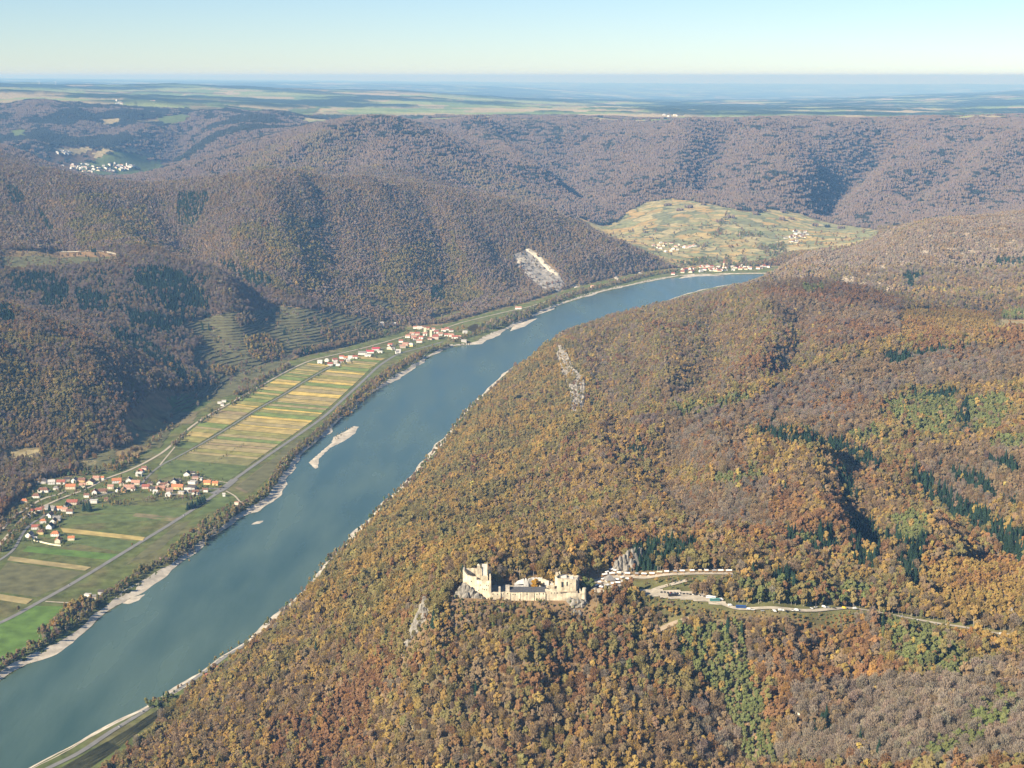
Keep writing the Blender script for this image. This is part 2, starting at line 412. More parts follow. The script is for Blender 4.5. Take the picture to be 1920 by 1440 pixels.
def plain_mat(name, col, rough=0.85, var=0.18, scale=0.15, bump=0.0, bscale=1.0, spec=0.2):
    """surface of one kind of stuff: its colour with blotchy wear, and a fine relief"""
    m, nt, out = new_mat(name)
    b = nt.nodes.new("ShaderNodeBsdfPrincipled")
    b.inputs['Roughness'].default_value = rough
    b.inputs['Specular IOR Level'].default_value = spec
    geo = nt.nodes.new("ShaderNodeNewGeometry")
    ns = nt.nodes.new("ShaderNodeTexNoise"); ns.inputs['Scale'].default_value = scale; ns.inputs['Detail'].default_value = 5
    nt.links.new(geo.outputs['Position'], ns.inputs['Vector'])
    mr = nt.nodes.new("ShaderNodeMapRange")
    mr.inputs['From Min'].default_value = 0.3; mr.inputs['From Max'].default_value = 0.7
    mr.inputs['To Min'].default_value = 1 - var; mr.inputs['To Max'].default_value = 1 + var
    nt.links.new(ns.outputs['Fac'], mr.inputs['Value'])
    vm = nt.nodes.new("ShaderNodeVectorMath"); vm.operation = 'SCALE'
    vm.inputs[0].default_value = col[:3]
    nt.links.new(mr.outputs[0], vm.inputs['Scale'])
    nt.links.new(vm.outputs[0], b.inputs['Base Color'])
    if bump > 0:
        n2 = nt.nodes.new("ShaderNodeTexNoise"); n2.inputs['Scale'].default_value = bscale; n2.inputs['Detail'].default_value = 4
        nt.links.new(geo.outputs['Position'], n2.inputs['Vector'])
        bp = nt.nodes.new("ShaderNodeBump"); bp.inputs['Distance'].default_value = bump; bp.inputs['Strength'].default_value = 0.8
        nt.links.new(n2.outputs['Fac'], bp.inputs['Height'])
        nt.links.new(bp.outputs[0], b.inputs['Normal'])
    nt.links.new(b.outputs[0], out.inputs[0])
    return m

def attr_mat(name, attr, kind='GEOMETRY', rough=0.95, trans=0.0, var=0.25, scale=0.2, bump=0.0, bscale=0.3):
    """like plain_mat, with the colour taken from an attribute"""
    m, nt, out = new_mat(name)
    a = nt.nodes.new("ShaderNodeAttribute"); a.attribute_name = attr; a.attribute_type = kind
    geo = nt.nodes.new("ShaderNodeNewGeometry")
    ns = nt.nodes.new("ShaderNodeTexNoise"); ns.inputs['Scale'].default_value = scale; ns.inputs['Detail'].default_value = 4
    nt.links.new(geo.outputs['Position'], ns.inputs['Vector'])
    mr = nt.nodes.new("ShaderNodeMapRange")
    mr.inputs['From Min'].default_value = 0.3; mr.inputs['From Max'].default_value = 0.7
    mr.inputs['To Min'].default_value = 1 - var; mr.inputs['To Max'].default_value = 1 + var
    nt.links.new(ns.outputs['Fac'], mr.inputs['Value'])
    vm = nt.nodes.new("ShaderNodeVectorMath"); vm.operation = 'SCALE'
    nt.links.new(a.outputs['Color'], vm.inputs[0]); nt.links.new(mr.outputs[0], vm.inputs['Scale'])
    d = nt.nodes.new("ShaderNodeBsdfDiffuse"); d.inputs['Roughness'].default_value = 0.6
    nt.links.new(vm.outputs[0], d.inputs['Color'])
    last = d
    if bump > 0:
        n2 = nt.nodes.new("ShaderNodeTexNoise"); n2.inputs['Scale'].default_value = bscale; n2.inputs['Detail'].default_value = 3
        nt.links.new(geo.outputs['Position'], n2.inputs['Vector'])
        bp = nt.nodes.new("ShaderNodeBump"); bp.inputs['Distance'].default_value = bump; bp.inputs['Strength'].default_value = 1.0
        nt.links.new(n2.outputs['Fac'], bp.inputs['Height']); nt.links.new(bp.outputs[0], d.inputs['Normal'])
    if trans > 0:
        t = nt.nodes.new("ShaderNodeBsdfTranslucent"); nt.links.new(vm.outputs[0], t.inputs['Color'])
        mx = nt.nodes.new("ShaderNodeMixShader"); mx.inputs[0].default_value = trans
        nt.links.new(d.outputs[0], mx.inputs[1]); nt.links.new(t.outputs[0], mx.inputs[2]); last = mx
    nt.links.new(last.outputs[0], out.inputs[0])
    return m

M_GROUND = attr_mat("ground_cover", "ground_color", var=0.35, scale=0.05, bump=1.2, bscale=0.12)
M_LEAF = attr_mat("foliage", "tint", 'INSTANCER', trans=0.42, var=0.12, scale=0.35)
M_BARK = plain_mat("bark", (0.36, 0.31, 0.25), 0.9, 0.3, 0.5)

# ------------------------------------------------------------------ linking helpers
def tag(o, label=None, cat=None, group=None, kind=None):
    if label: o["label"] = label
    if cat: o["category"] = cat
    if group: o["group"] = group
    if kind: o["kind"] = kind
    return o

def mesh_obj(name, verts, faces, mat, parent=None, loc=None, smooth_=False, colors=None, cname="ground_color"):
    me = bpy.data.meshes.new(name)
    me.from_pydata([tuple(v) for v in verts], [], [tuple(f) for f in faces])
    for mm in (mat if isinstance(mat, (list, tuple)) else [mat]):
        me.materials.append(mm)
    if colors is not None:
        at = me.color_attributes.new(cname, 'FLOAT_COLOR', 'POINT')
        at.data.foreach_set("color", np.asarray(colors, np.float32).ravel())
    if smooth_:
        me.polygons.foreach_set("use_smooth", [True] * len(me.polygons))
    o = bpy.data.objects.new(name, me)
    COL.objects.link(o)
    if loc is not None: o.location = loc
    if parent is not None: o.parent = parent
    return o

def grid_obj(name, X, Y, Z, mat, colors=None, keep=None, smooth_=True):
    nr_, nc_ = X.shape
    me = bpy.data.meshes.new(name)
    idx = np.arange(nr_ * nc_).reshape(nr_, nc_)
    q = np.stack([idx[:-1, :-1], idx[:-1, 1:], idx[1:, 1:], idx[1:, :-1]], -1).reshape(-1, 4)
    if keep is not None:
        q = q[keep.reshape(-1)]
        used = np.unique(q); remap = np.full(nr_ * nc_, -1); remap[used] = np.arange(len(used)); q = remap[q]
    else:
        used = np.arange(nr_ * nc_)
    P = np.stack([X, Y, Z], -1).reshape(-1, 3)[used].astype(np.float32)
    me.vertices.add(len(P)); me.vertices.foreach_set("co", P.ravel())
    me.loops.add(len(q) * 4); me.loops.foreach_set("vertex_index", q.ravel().astype(np.int32))
    me.polygons.add(len(q)); me.polygons.foreach_set("loop_start", (np.arange(len(q)) * 4).astype(np.int32))
    me.polygons.foreach_set("use_smooth", np.full(len(q), smooth_))
    if colors is not None:
        C = np.concatenate([colors.reshape(-1, 3)[used], np.ones((len(P), 1))], 1).astype(np.float32)
        at = me.color_attributes.new("ground_color", 'FLOAT_COLOR', 'POINT'); at.data.foreach_set("color", C.ravel())
    me.update(); me.validate()
    me.materials.append(mat)
    o = bpy.data.objects.new(name, me); COL.objects.link(o)
    return o

# ------------------------------------------------------------------ ground colours
def mixc(c, col, w):
    return c * (1 - w[..., None]) + np.asarray(col) * w[..., None]
C = np.empty(Xg.shape + (3,)); C[:] = (0.225, 0.150, 0.082)                       # leaf litter
n1 = fbm(Xg / 160, Yg / 160, 3)
C = mixc(C, (0.185, 0.150, 0.075), smooth(n1 * 2 + 0.4))
in_plain = np.zeros(Xg.shape, bool); in_plain[nr] = inp
grass_n = fbm(Xg / 70 + 9, Yg / 70, 3)
C[in_plain] = (0.098, 0.118, 0.042)
C = mixc(C, (0.122, 0.116, 0.054), in_plain * smooth(grass_n * 1.6 + 0.3))
# high farmland: parcels of meadow, ploughed soil and stubble, with woods on it
def cells(x, y, sx, sy, edges=False):
    jx = x / sx; jy = y / sy
    ix = np.floor(jx); iy = np.floor(jy)
    best = np.full(x.shape, 9.0); sec = best.copy(); bid = np.zeros(x.shape, np.int64)
    for i in (-1, 0, 1):
        for j in (-1, 0, 1):
            a = (ix + i).astype(np.int64); b = (iy + j).astype(np.int64)
            h = _h(a, b); h2 = _h(b + 91, a + 17)
            d = np.abs(a + h / 512 - jx) + np.abs(b + h2 / 512 - jy)
            m = d < best
            sec = np.where(m, best, np.minimum(sec, d))
            best = np.where(m, d, best); bid = np.where(m, h2 * 7 + h, bid)
    return (bid, sec - best) if edges else bid
cid = cells(Xg + 300 * fbm(Xg / 2500, Yg / 2500, 2), Yg, 620, 480)
pal = np.array([(0.16, 0.21, 0.08), (0.20, 0.24, 0.10), (0.30, 0.25, 0.15), (0.23, 0.25, 0.11), (0.27, 0.23, 0.13), (0.13, 0.18, 0.07)])
wood_far = smooth((fbm(Xg / 3400 + 1.7, Yg / 1500 + 4.1, 4) + 0.02 + 0.10 * (Yg > 24000) + 0.10 * ((Yg < 14500) & (Yg > 8000))) * 9)
plateau = np.maximum(smooth((Zt - 470) / 60) * smooth((Yg - 12300 - 1700 * (Xg < -1800)) / 600), smooth((Yg - 12900 - 1300 * (Xg < -1800)) / 1000))
fieldc = pal[cid % 6]
C = C * (1 - plateau[..., None]) + fieldc * plateau[..., None]
wd = plateau * wood_far
C = mixc(C, (0.030, 0.045, 0.028), wd)
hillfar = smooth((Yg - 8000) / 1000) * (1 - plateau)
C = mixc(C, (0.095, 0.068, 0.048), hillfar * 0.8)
Zm = Zt + 17 * (wd > 0.5) * smooth((Yg - 13800) / 300)
gx_, gy_, _d = project(Xg, Yg, Zt)
rocky_b = inside(gx_, gy_, [(1440, 520), (1500, 470), (1640, 455), (1700, 410), (1760, 395), (1925, 395), (1925, 560), (1740, 560), (1600, 540)]) & (Yg > 4700) & (Yg < 7000)
C = mixc(C, (0.34, 0.29, 0.22), rocky_b * smooth(fbm(Xg / 45, Yg / 45, 3) * 3 + .1))
cx_ = float(at_dist(980, 1118, 1700)[0])
lawn = smooth((255 - np.abs(Xg - cx_ - 345)) / 30) * smooth((62 - np.abs(Yg - 1715)) / 30)
C = mixc(C, (0.120, 0.118, 0.050), lawn)
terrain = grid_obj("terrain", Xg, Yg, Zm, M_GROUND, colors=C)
tag(terrain, "wooded hills and valley floor running out to a high farming plateau", kind="structure")

# ------------------------------------------------------------------ river
m, nt, out = new_mat("river_water")
b = nt.nodes.new("ShaderNodeBsdfPrincipled")
b.inputs['Base Color'].default_value = (0.080, 0.126, 0.100, 1)
b.inputs['Roughness'].default_value = 0.22
b.inputs['IOR'].default_value = 1.33
geo = nt.nodes.new("ShaderNodeNewGeometry")
mp = nt.nodes.new("ShaderNodeMapping"); mp.inputs['Scale'].default_value = (0.16, 0.05, 1); mp.inputs['Rotation'].default_value = (0, 0, R(-12))
nt.links.new(geo.outputs['Position'], mp.inputs['Vector'])
n1_ = nt.nodes.new("ShaderNodeTexNoise"); n1_.inputs['Scale'].default_value = 1.0; n1_.inputs['Detail'].default_value = 5
nt.links.new(mp.outputs[0], n1_.inputs['Vector'])
bp = nt.nodes.new("ShaderNodeBump"); bp.inputs['Distance'].default_value = 0.5; bp.inputs['Strength'].default_value = 0.5
nt.links.new(n1_.outputs['Fac'], bp.inputs['Height']); nt.links.new(bp.outputs[0], b.inputs['Normal'])
mp2 = nt.nodes.new("ShaderNodeMapping"); mp2.inputs['Scale'].default_value = (0.012, 0.0025, 1); mp2.inputs['Rotation'].default_value = (0, 0, R(-10))
nt.links.new(geo.outputs['Position'], mp2.inputs['Vector'])
n2_ = nt.nodes.new("ShaderNodeTexNoise"); n2_.inputs['Scale'].default_value = 1.0; n2_.inputs['Detail'].default_value = 4
nt.links.new(mp2.outputs[0], n2_.inputs['Vector'])
wc = nt.nodes.new("ShaderNodeMix"); wc.data_type = 'RGBA'
wc.inputs['A'].default_value = (0.042, 0.082, 0.066, 1); wc.inputs['B'].default_value = (0.084, 0.132, 0.104, 1)
wr = nt.nodes.new("ShaderNodeMapRange"); wr.inputs['From Min'].default_value = 0.34; wr.inputs['From Max'].default_value = 0.66
nt.links.new(n2_.outputs['Fac'], wr.inputs['Value']); nt.links.new(wr.outputs[0], wc.inputs['Factor']); nt.links.new(wc.outputs['Result'], b.inputs['Base Color'])
cr = nt.nodes.new("ShaderNodeMapRange"); cr.inputs['From Min'].default_value = 0.3; cr.inputs['From Max'].default_value = 0.7
cr.inputs['To Min'].default_value = 0.16; cr.inputs['To Max'].default_value = 0.30
nt.links.new(n2_.outputs['Fac'], cr.inputs['Value']); nt.links.new(cr.outputs[0], b.inputs['Roughness'])
nt.links.new(b.outputs[0], out.inputs[0])
rv = np.concatenate([river_poly])
pad = []
x0r, x1r = river_poly[:, 0].min() - 60, river_poly[:, 0].max() + 60
river = mesh_obj("river", [(x0r, 820, 0), (x1r, 820, 0), (x1r, 8300, 0), (x0r, 8300, 0)], [(0, 1, 2, 3)], m)
tag(river, "broad grey green river running up the valley", kind="structure")

# ------------------------------------------------------------------ air
HAZE_D = 3.7e-5
m, nt, out = new_mat("haze_air")
pv = nt.nodes.new("ShaderNodeVolumePrincipled")
pv.inputs['Color'].default_value = (0.26, 0.54, 1.0, 1)
pv.inputs['Absorption Color'].default_value = (0.55, 0.55, 0.55, 1)     # clear air: scatters blue most, absorbs little
pv.inputs['Density'].default_value = HAZE_D
pv.inputs['Anisotropy'].default_value = 0.0
nt.links.new(pv.outputs[0], out.inputs['Volume'])
bx0, bx1, by0, by1, bz0, bz1 = -62000, 62000, -3000, 120000, -6.0, 960.0
hv = [(x, y, z) for z in (bz0, bz1) for y in (by0, by1) for x in (bx0, bx1)]
haze = mesh_obj("haze", hv, [(0, 2, 3, 1), (4, 5, 7, 6), (0, 1, 5, 4), (2, 6, 7, 3), (0, 4, 6, 2), (1, 3, 7, 5)], m)
tag(haze, "pale blue autumn haze over the valley", kind="stuff")

# ------------------------------------------------------------------ trees: one mesh per kind for trunk and for crown
def tube(V, F, pts, radii, n=5):
    base = len(V)
    for k, (p, r) in enumerate(zip(pts, radii)):
        for i in range(n):
            a = 2 * math.pi * i / n
            V.append((p[0] + r * math.cos(a), p[1] + r * math.sin(a), p[2]))
    for k in range(len(pts) - 1):
        for i in range(n):
            j = (i + 1) % n
            F.append((base + k * n + i, base + k * n + j, base + (k + 1) * n + j, base + (k + 1) * n + i))

def trunk_geo(h, r, rs, limbs=4, spread=3.0, n=5):
    V, F = [], []
    lean = rs.normal(0, 0.35, 2)
    pts = [(0, 0, -2.0), (lean[0] * .3, lean[1] * .3, h * 0.35), (lean[0], lean[1], h * 0.85)]
    tube(V, F, pts, [r * 1.3, r, r * 0.35], n)
    for k in range(limbs):
        a = 2 * math.pi * (k + rs.random() * .6) / max(limbs, 1)
        z0 = h * (0.38 + 0.4 * k / max(limbs, 1))
        p0 = (0, 0, z0); L = spread * (0.7 + .5 * rs.random())
        p1 = (L * .5 * math.cos(a), L * .5 * math.sin(a), z0 + L * .55)
        p2 = (L * math.cos(a + .2), L * math.sin(a + .2), z0 + L * 1.1)
        tube(V, F, [p0, p1, p2], [r * .55, r * .38, r * .15], 3)
    return V, F

def leaf_cards(V, F, centers, dirs, size, rs):
    for c, d in zip(centers, dirs):
        d = d / (np.linalg.norm(d) + 1e-9)
        nrm = d + rs.normal(0, 0.55, 3); nrm /= np.linalg.norm(nrm)
        t = np.cross(nrm, rs.normal(0, 1, 3)); t /= np.linalg.norm(t) + 1e-9
        b_ = np.cross(nrm, t)
        s = size * (0.65 + 0.7 * rs.random())
        k = len(V)
        fold = nrm * s * 0.25 * rs.normal()
        V.extend([tuple(c - t * s - b_ * s * .6), tuple(c + t * s - b_ * s * .5 + fold), tuple(c + t * s * .7 + b_ * s * .8), tuple(c - t * s * .8 + b_ * s * .7 + fold)])
        F.extend([(k, k + 1, k + 2), (k, k + 2, k + 3)])

_ICO = {}
def ico(sub):
    if sub not in _ICO:
        bm = bmesh.new(); bmesh.ops.create_icosphere(bm, subdivisions=sub, radius=1.0)
        bm.verts.ensure_lookup_table()
        _ICO[sub] = (np.array([v.co[:] for v in bm.verts]), [tuple(v.index for v in f.verts) for f in bm.faces]); bm.free()
    return _ICO[sub]
def bough(V, F, c, r, rs, sub=2, flat=1.1, rough=.34):
    """one bough: a broken, leafy clump"""
    P_, T_ = ico(sub)
    k0 = len(V)
    ph = rs.uniform(0, 6.28, 6)
    w = 1 + rough * (np.sin(P_[:, 0] * 3.1 + ph[0]) * np.sin(P_[:, 1] * 3.7 + ph[1]) + .7 * np.sin(P_[:, 2] * 5.3 + ph[2] + P_[:, 0] * 4)) + rs.normal(0, rough * .62, len(P_))
    Q = P_ * w[:, None] * r * np.array([1, 1, flat]) + c
    V.extend([tuple(q) for q in Q]); F.extend([tuple(i + k0 for i in t) for t in T_])
def broad_crown(h, rad, rs, n=60, lobes=7, size=0.85, low=0.36, sub=2, fill=True):
    """leafy boughs round the trunk with gaps between them, loose sprays at the edges"""
    V, F = [], []
    zc = h * (low + 1) / 2; hz = h * (1 - low) / 2
    lob = []
    for k in range(lobes):
        a = 2 * math.pi * k / lobes * 1.618 + rs.random() * .9
        zz = -0.7 + 1.35 * (k + rs.random() * .7) / lobes
        rr = rad * 0.66 * math.sqrt(max(0.05, 1 - zz * zz)) * rs.uniform(0.7, 1.15)
        lob.append((np.array([rr * math.cos(a), rr * math.sin(a), zc + zz * hz]), rad * rs.uniform(0.30, 0.52)))
    lob.append((np.array([rs.normal(0, .5), rs.normal(0, .5), zc + hz * .68]), rad * .42))
    lob.append((np.array([0, 0, zc]), rad * .58))
    for c, r in lob:
        bough(V, F, c, r, rs, sub)
    cs, ds = [], []
    for k in range(n):
        c, r = lob[rs.integers(len(lob))]
        d = rs.normal(0, 1, 3); d[2] = abs(d[2]) * .8; d /= np.linalg.norm(d)
        cs.append(c + d * r * rs.uniform(0.9, 1.18)); ds.append(d)
    leaf_cards(V, F, cs, ds, size, rs)
    return V, F

def bare_crown(h, rad, rs, n=70, size=0.55):
    """leafless twigs: thin upright sprays of branchlets"""
    V, F = [], []
    for k in range(n):
        a = rs.random() * 2 * math.pi; rr = rad * math.sqrt(rs.random()) * 0.9
        z = h * (0.42 + 0.52 * rs.random() * (1 - 0.35 * (rr / rad) ** 2))
        c = np.array([rr * math.cos(a), rr * math.sin(a), z])
        up = np.array([math.cos(a) * .5 * rr / rad, math.sin(a) * .5 * rr / rad, 1.0]) + rs.normal(0, .22, 3); up /= np.linalg.norm(up)
        s = np.cross(up, rs.normal(0, 1, 3)); s /= np.linalg.norm(s) + 1e-9
        L = h * 0.11 * rs.uniform(.7, 1.3); w = size * rs.uniform(.5, 1.1)
        k0 = len(V)
        V.extend([tuple(c), tuple(c + up * L * .6 + s * w), tuple(c + up * L * 1.15 + s * w * .15), tuple(c + up * L * .7 - s * w)])
        F.extend([(k0, k0 + 1, k0 + 2), (k0, k0 + 2, k0 + 3)])
    return V, F

def spruce_crown(h, rad, rs, tiers=9, per=8):
    V, F = [], []
    for t in range(tiers):
        f = t / (tiers - 1)
        z = h * (0.10 + 0.82 * f); r = rad * (1 - f) ** 0.85 + 0.25
        for k in range(per):
            a = 2 * math.pi * (k + rs.random() * .7) / per + t
            rr = r * rs.uniform(.75, 1.15); dz = h * 0.055 * rs.uniform(.8, 1.3)
            w = 0.62 * rr * math.pi / per * 1.9
            ca, sa = math.cos(a), math.sin(a)
            k0 = len(V)
            V.extend([(0, 0, z + h * .13), (ca * rr * .55 - sa * w, sa * rr * .55 + ca * w, z + h * .02), (ca * rr, sa * rr, z - dz), (ca * rr * .55 + sa * w, sa * rr * .55 - ca * w, z + h * .02)])
            F.extend([(k0, k0 + 1, k0 + 2), (k0, k0 + 2, k0 + 3)])
    k0 = len(V)
    V.append((0, 0, h))
    for i in range(5):
        V.append((.45 * rad * math.cos(i * 1.257), .45 * rad * math.sin(i * 1.257), h * .25))
    for i in range(5):
        F.append((k0, k0 + 1 + i, k0 + 1 + (i + 1) % 5))
    return V, F

def build_mesh(name, V, F, mat):
    me = bpy.data.meshes.new(name); me.from_pydata(V, [], F); me.materials.append(mat); me.update()
    return me

def join_geo(name, tv, tf, cv_, cf_):
    me = bpy.data.meshes.new(name)
    o = len(tv)
    me.from_pydata(tv + cv_, [], tf + [tuple(i + o for i in f) for f in cf_])
    me.materials.append(M_BARK); me.materials.append(M_LEAF)
    me.polygons.foreach_set("material_index", [0] * len(tf) + [1] * len(cf_))
    me.update()
    return me

KINDS = {}
def kind(name, trunk, crown):
    KINDS[name] = (build_mesh(name + "_trunk", trunk[0], trunk[1], M_BARK), build_mesh(name + "_crown", crown[0], crown[1], M_LEAF),
                   join_geo(name, trunk[0], trunk[1], crown[0], crown[1]))
for i in range(6):
    rs = np.random.default_rng(100 + i); h = [17, 19.5, 14.5, 21, 22, 13][i]; rad = [4.3, 3.9, 4.4, 3.4, 2.7, 5.0][i]
    kind("a_broad_%d" % i, trunk_geo(h, .26, rs, 4), broad_crown(h, rad, rs, n=[130, 110, 140, 110, 90, 160][i], lobes=[9, 8, 11, 8, 8, 12][i], size=.6, low=[.26, .34, .20, .38, .30, .22][i]))
for i in range(3):
    rs = np.random.default_rng(200 + i); h = [18, 20, 16][i]
    kind("b_bare_%d" % i, trunk_geo(h, .24, rs, 5, 3.2), bare_crown(h, [4.0, 3.7, 4.3][i], rs, n=330, size=.34))
for i in range(2):
    rs = np.random.default_rng(300 + i); h = [22, 19][i]
    kind("c_spruce_%d" % i, trunk_geo(h, .25, rs, 0), spruce_crown(h, [4.6, 4.1][i], rs))
for i in range(2):
    rs = np.random.default_rng(400 + i); h = [15, 17][i]
    kind("d_pine_%d" % i, trunk_geo(h, .24, rs, 3), broad_crown(h, [3.4, 3.2][i], rs, n=50, lobes=6, size=.55, low=.3))
for i in range(2):                      # fewer faces, for the woods kilometres away
    rs = np.random.default_rng(500 + i)
    kind("e_far_%d" % i, trunk_geo(17, .3, rs, 0, n=3), broad_crown(17, 5.0, rs, n=6, lobes=4, size=1.0, low=.2, sub=1))
rs = np.random.default_rng(520)
kind("f_farspruce_0", trunk_geo(20, .3, rs, 0, n=3), spruce_crown(20, 4.0, rs, tiers=5, per=5))
# a stand of many crowns, for the hills behind
def stand(seed):
    rs = np.random.default_rng(seed); V, F = [], []
    for k in range(14):
        x, y = rs.uniform(-17, 17, 2); h = rs.uniform(12, 20); r = rs.uniform(3.6, 5.6)
        k0 = len(V); m = 6
        for (rr, zz) in ((r * .7, h * .2), (r, h * .55), (r * .62, h * .86)):
            for i in range(m):
                a = 2 * math.pi * i / m + rs.random() * .5
                q = rr * rs.uniform(.75, 1.2)
                V.append((x + q * math.cos(a), y + q * math.sin(a), zz + rs.normal(0, .8)))
        V.append((x, y, h))
        for lv in range(2):
            for i in range(m):
                j = (i + 1) % m
                F.append((k0 + lv * m + i, k0 + lv * m + j, k0 + lv * m + m + j, k0 + lv * m + m + i))
        for i in range(m):
            F.append((k0 + 2 * m + i, k0 + 2 * m + (i + 1) % m, k0 + 3 * m))
    return [], [], V, F
for i in range(3):
    a_, b_, V_, F_ = stand(600 + i)
    KINDS["g_stand_%d" % i] = (None, None, join_geo("g_stand_%d" % i, [], [], V_, F_))
KNAMES = sorted(KINDS)
KID = {k: i for i, k in enumerate(KNAMES)}
src = bpy.data.collections.new("tree_sources")          # never linked to the scene
for k in KNAMES:
    o = bpy.data.objects.new(k, KINDS[k][2]); src.objects.link(o)

def scatter(name, P, kid, rotz, scl, tint, label):
    me = bpy.data.meshes.new(name)
    n = len(P)
    me.vertices.add(n); me.vertices.foreach_set("co", np.asarray(P, np.float32).ravel())
    a = me.attributes.new("kid", 'INT', 'POINT'); a.data.foreach_set("value", np.asarray(kid, np.int32))
    r3 = np.zeros((n, 3), np.float32); r3[:, 2] = rotz
    a = me.attributes.new("rot", 'FLOAT_VECTOR', 'POINT'); a.data.foreach_set("vector", r3.ravel())
    a = me.attributes.new("scl", 'FLOAT_VECTOR', 'POINT'); a.data.foreach_set("vector", np.asarray(scl, np.float32).ravel())
    c4 = np.concatenate([tint, np.ones((n, 1))], 1).astype(np.float32)
    a = me.attributes.new("tint", 'FLOAT_COLOR', 'POINT'); a.data.foreach_set("color", c4.ravel())
    o = bpy.data.objects.new(name, me); COL.objects.link(o)
    ng = bpy.data.node_groups.new(name + "_nodes", 'GeometryNodeTree')
    ng.interface.new_socket("Geometry", in_out='INPUT', socket_type='NodeSocketGeometry')
    ng.interface.new_socket("Geometry", in_out='OUTPUT', socket_type='NodeSocketGeometry')
    gi = ng.nodes.new("NodeGroupInput"); go = ng.nodes.new("NodeGroupOutput")
    iop = ng.nodes.new("GeometryNodeInstanceOnPoints")
    ci = ng.nodes.new("GeometryNodeCollectionInfo"); ci.inputs['Collection'].default_value = src
    ci.inputs['Separate Children'].default_value = True; ci.inputs['Reset Children'].default_value = True
    def na(nm, ty):
        q = ng.nodes.new("GeometryNodeInputNamedAttribute"); q.data_type = ty; q.inputs['Name'].default_value = nm
        return q.outputs['Attribute']
    ng.links.new(gi.outputs[0], iop.inputs['Points'])
    ng.links.new(ci.outputs[0], iop.inputs['Instance'])
    iop.inputs['Pick Instance'].default_value = True
    ng.links.new(na("kid", 'INT'), iop.inputs['Instance Index'])
    ng.links.new(na("rot", 'FLOAT_VECTOR'), iop.inputs['Rotation'])
    ng.links.new(na("scl", 'FLOAT_VECTOR'), iop.inputs['Scale'])
    ng.links.new(iop.outputs[0], go.inputs[0])
    md = o.modifiers.new("trees", 'NODES'); md.node_group = ng
    tag(o, label, kind="stuff")
    return o

# ------------------------------------------------------------------ where trees grow
def lattice(y0, y1, sp, uw):
    """jittered planting positions between two distances"""
    out = []
    yy = np.arange(y0, y1, sp)
    for k, y in enumerate(yy):
        x = np.arange(-uw * y, uw * y, sp) + (k % 2) * sp / 2
        out.append(np.stack([x, np.full(len(x), y)], -1))
    P = np.concatenate(out)
    return P + rng.uniform(-.42, .42, P.shape) * sp

# sight lines over the ground, so that woods wholly behind a ridge are left out
ang = (Zt - CAM_Z) / Yg
cm = np.maximum.accumulate(ang, axis=0)
cm = np.vstack([np.full((1, NC), -9.0), cm[:-1]])
cmw = cm.copy()
for s in range(1, 7):                                   # also what a step to the side would show
    cmw[:, s:] = np.minimum(cmw[:, s:], cm[:, :-s]); cmw[:, :-s] = np.minimum(cmw[:, :-s], cm[:, s:])
def in_sight(x, y, z, extra):
    h0 = bilerp(cmw, U0, DU, LV0, DLV, x / y, np.log(y))
    return (z + extra - CAM_Z) / y > h0

SP_NEAR = 8.2
lat = [(lattice(1050, 3300, 5.7, 0.43), 0), (lattice(3300, 5300, 6.9, 0.425), 1), (lattice(5300, 8300, 9.0, 0.415), 2), (lattice(8300, 14500, 34, 0.40), 3)]
PT = np.concatenate([p for p, _ in lat]); ZONE = np.concatenate([np.full(len(p), z) for p, z in lat])
tx, ty = PT[:, 0], PT[:, 1]
tz = ground(tx, ty)
keep = in_sight(tx, ty, tz, np.where(ZONE == 3, 45, 32))
tx, ty, tz, ZONE = tx[keep], ty[keep], tz[keep], ZONE[keep]
ppx, ppy, _d = project(tx, ty, tz)
D = ty
# the share of ground the trees cover
dens = np.ones(len(tx))
inpl = (ty < 9200) & inside(tx, ty, plain_poly)
dens[inpl | (ty < 9200) & inside(tx, ty, river_poly)] = 0
dpl = np.full(len(tx), 999.0); q = (ty < 8200); dpl[q] = dist_line(tx[q], ty[q], plain_poly, True)
dens[(dpl < 9)] = 0
plat = np.maximum(smooth((tz - 470) / 60) * smooth((ty - 12300 - 1700 * (tx < -1800)) / 600), smooth((ty - 12900 - 1300 * (tx < -1800)) / 1000))
wf = smooth((fbm(tx / 3400 + 1.7, ty / 1500 + 4.1, 4) + 0.12) * 9)
dens *= 1 - plat * (1 - (wf > .5))

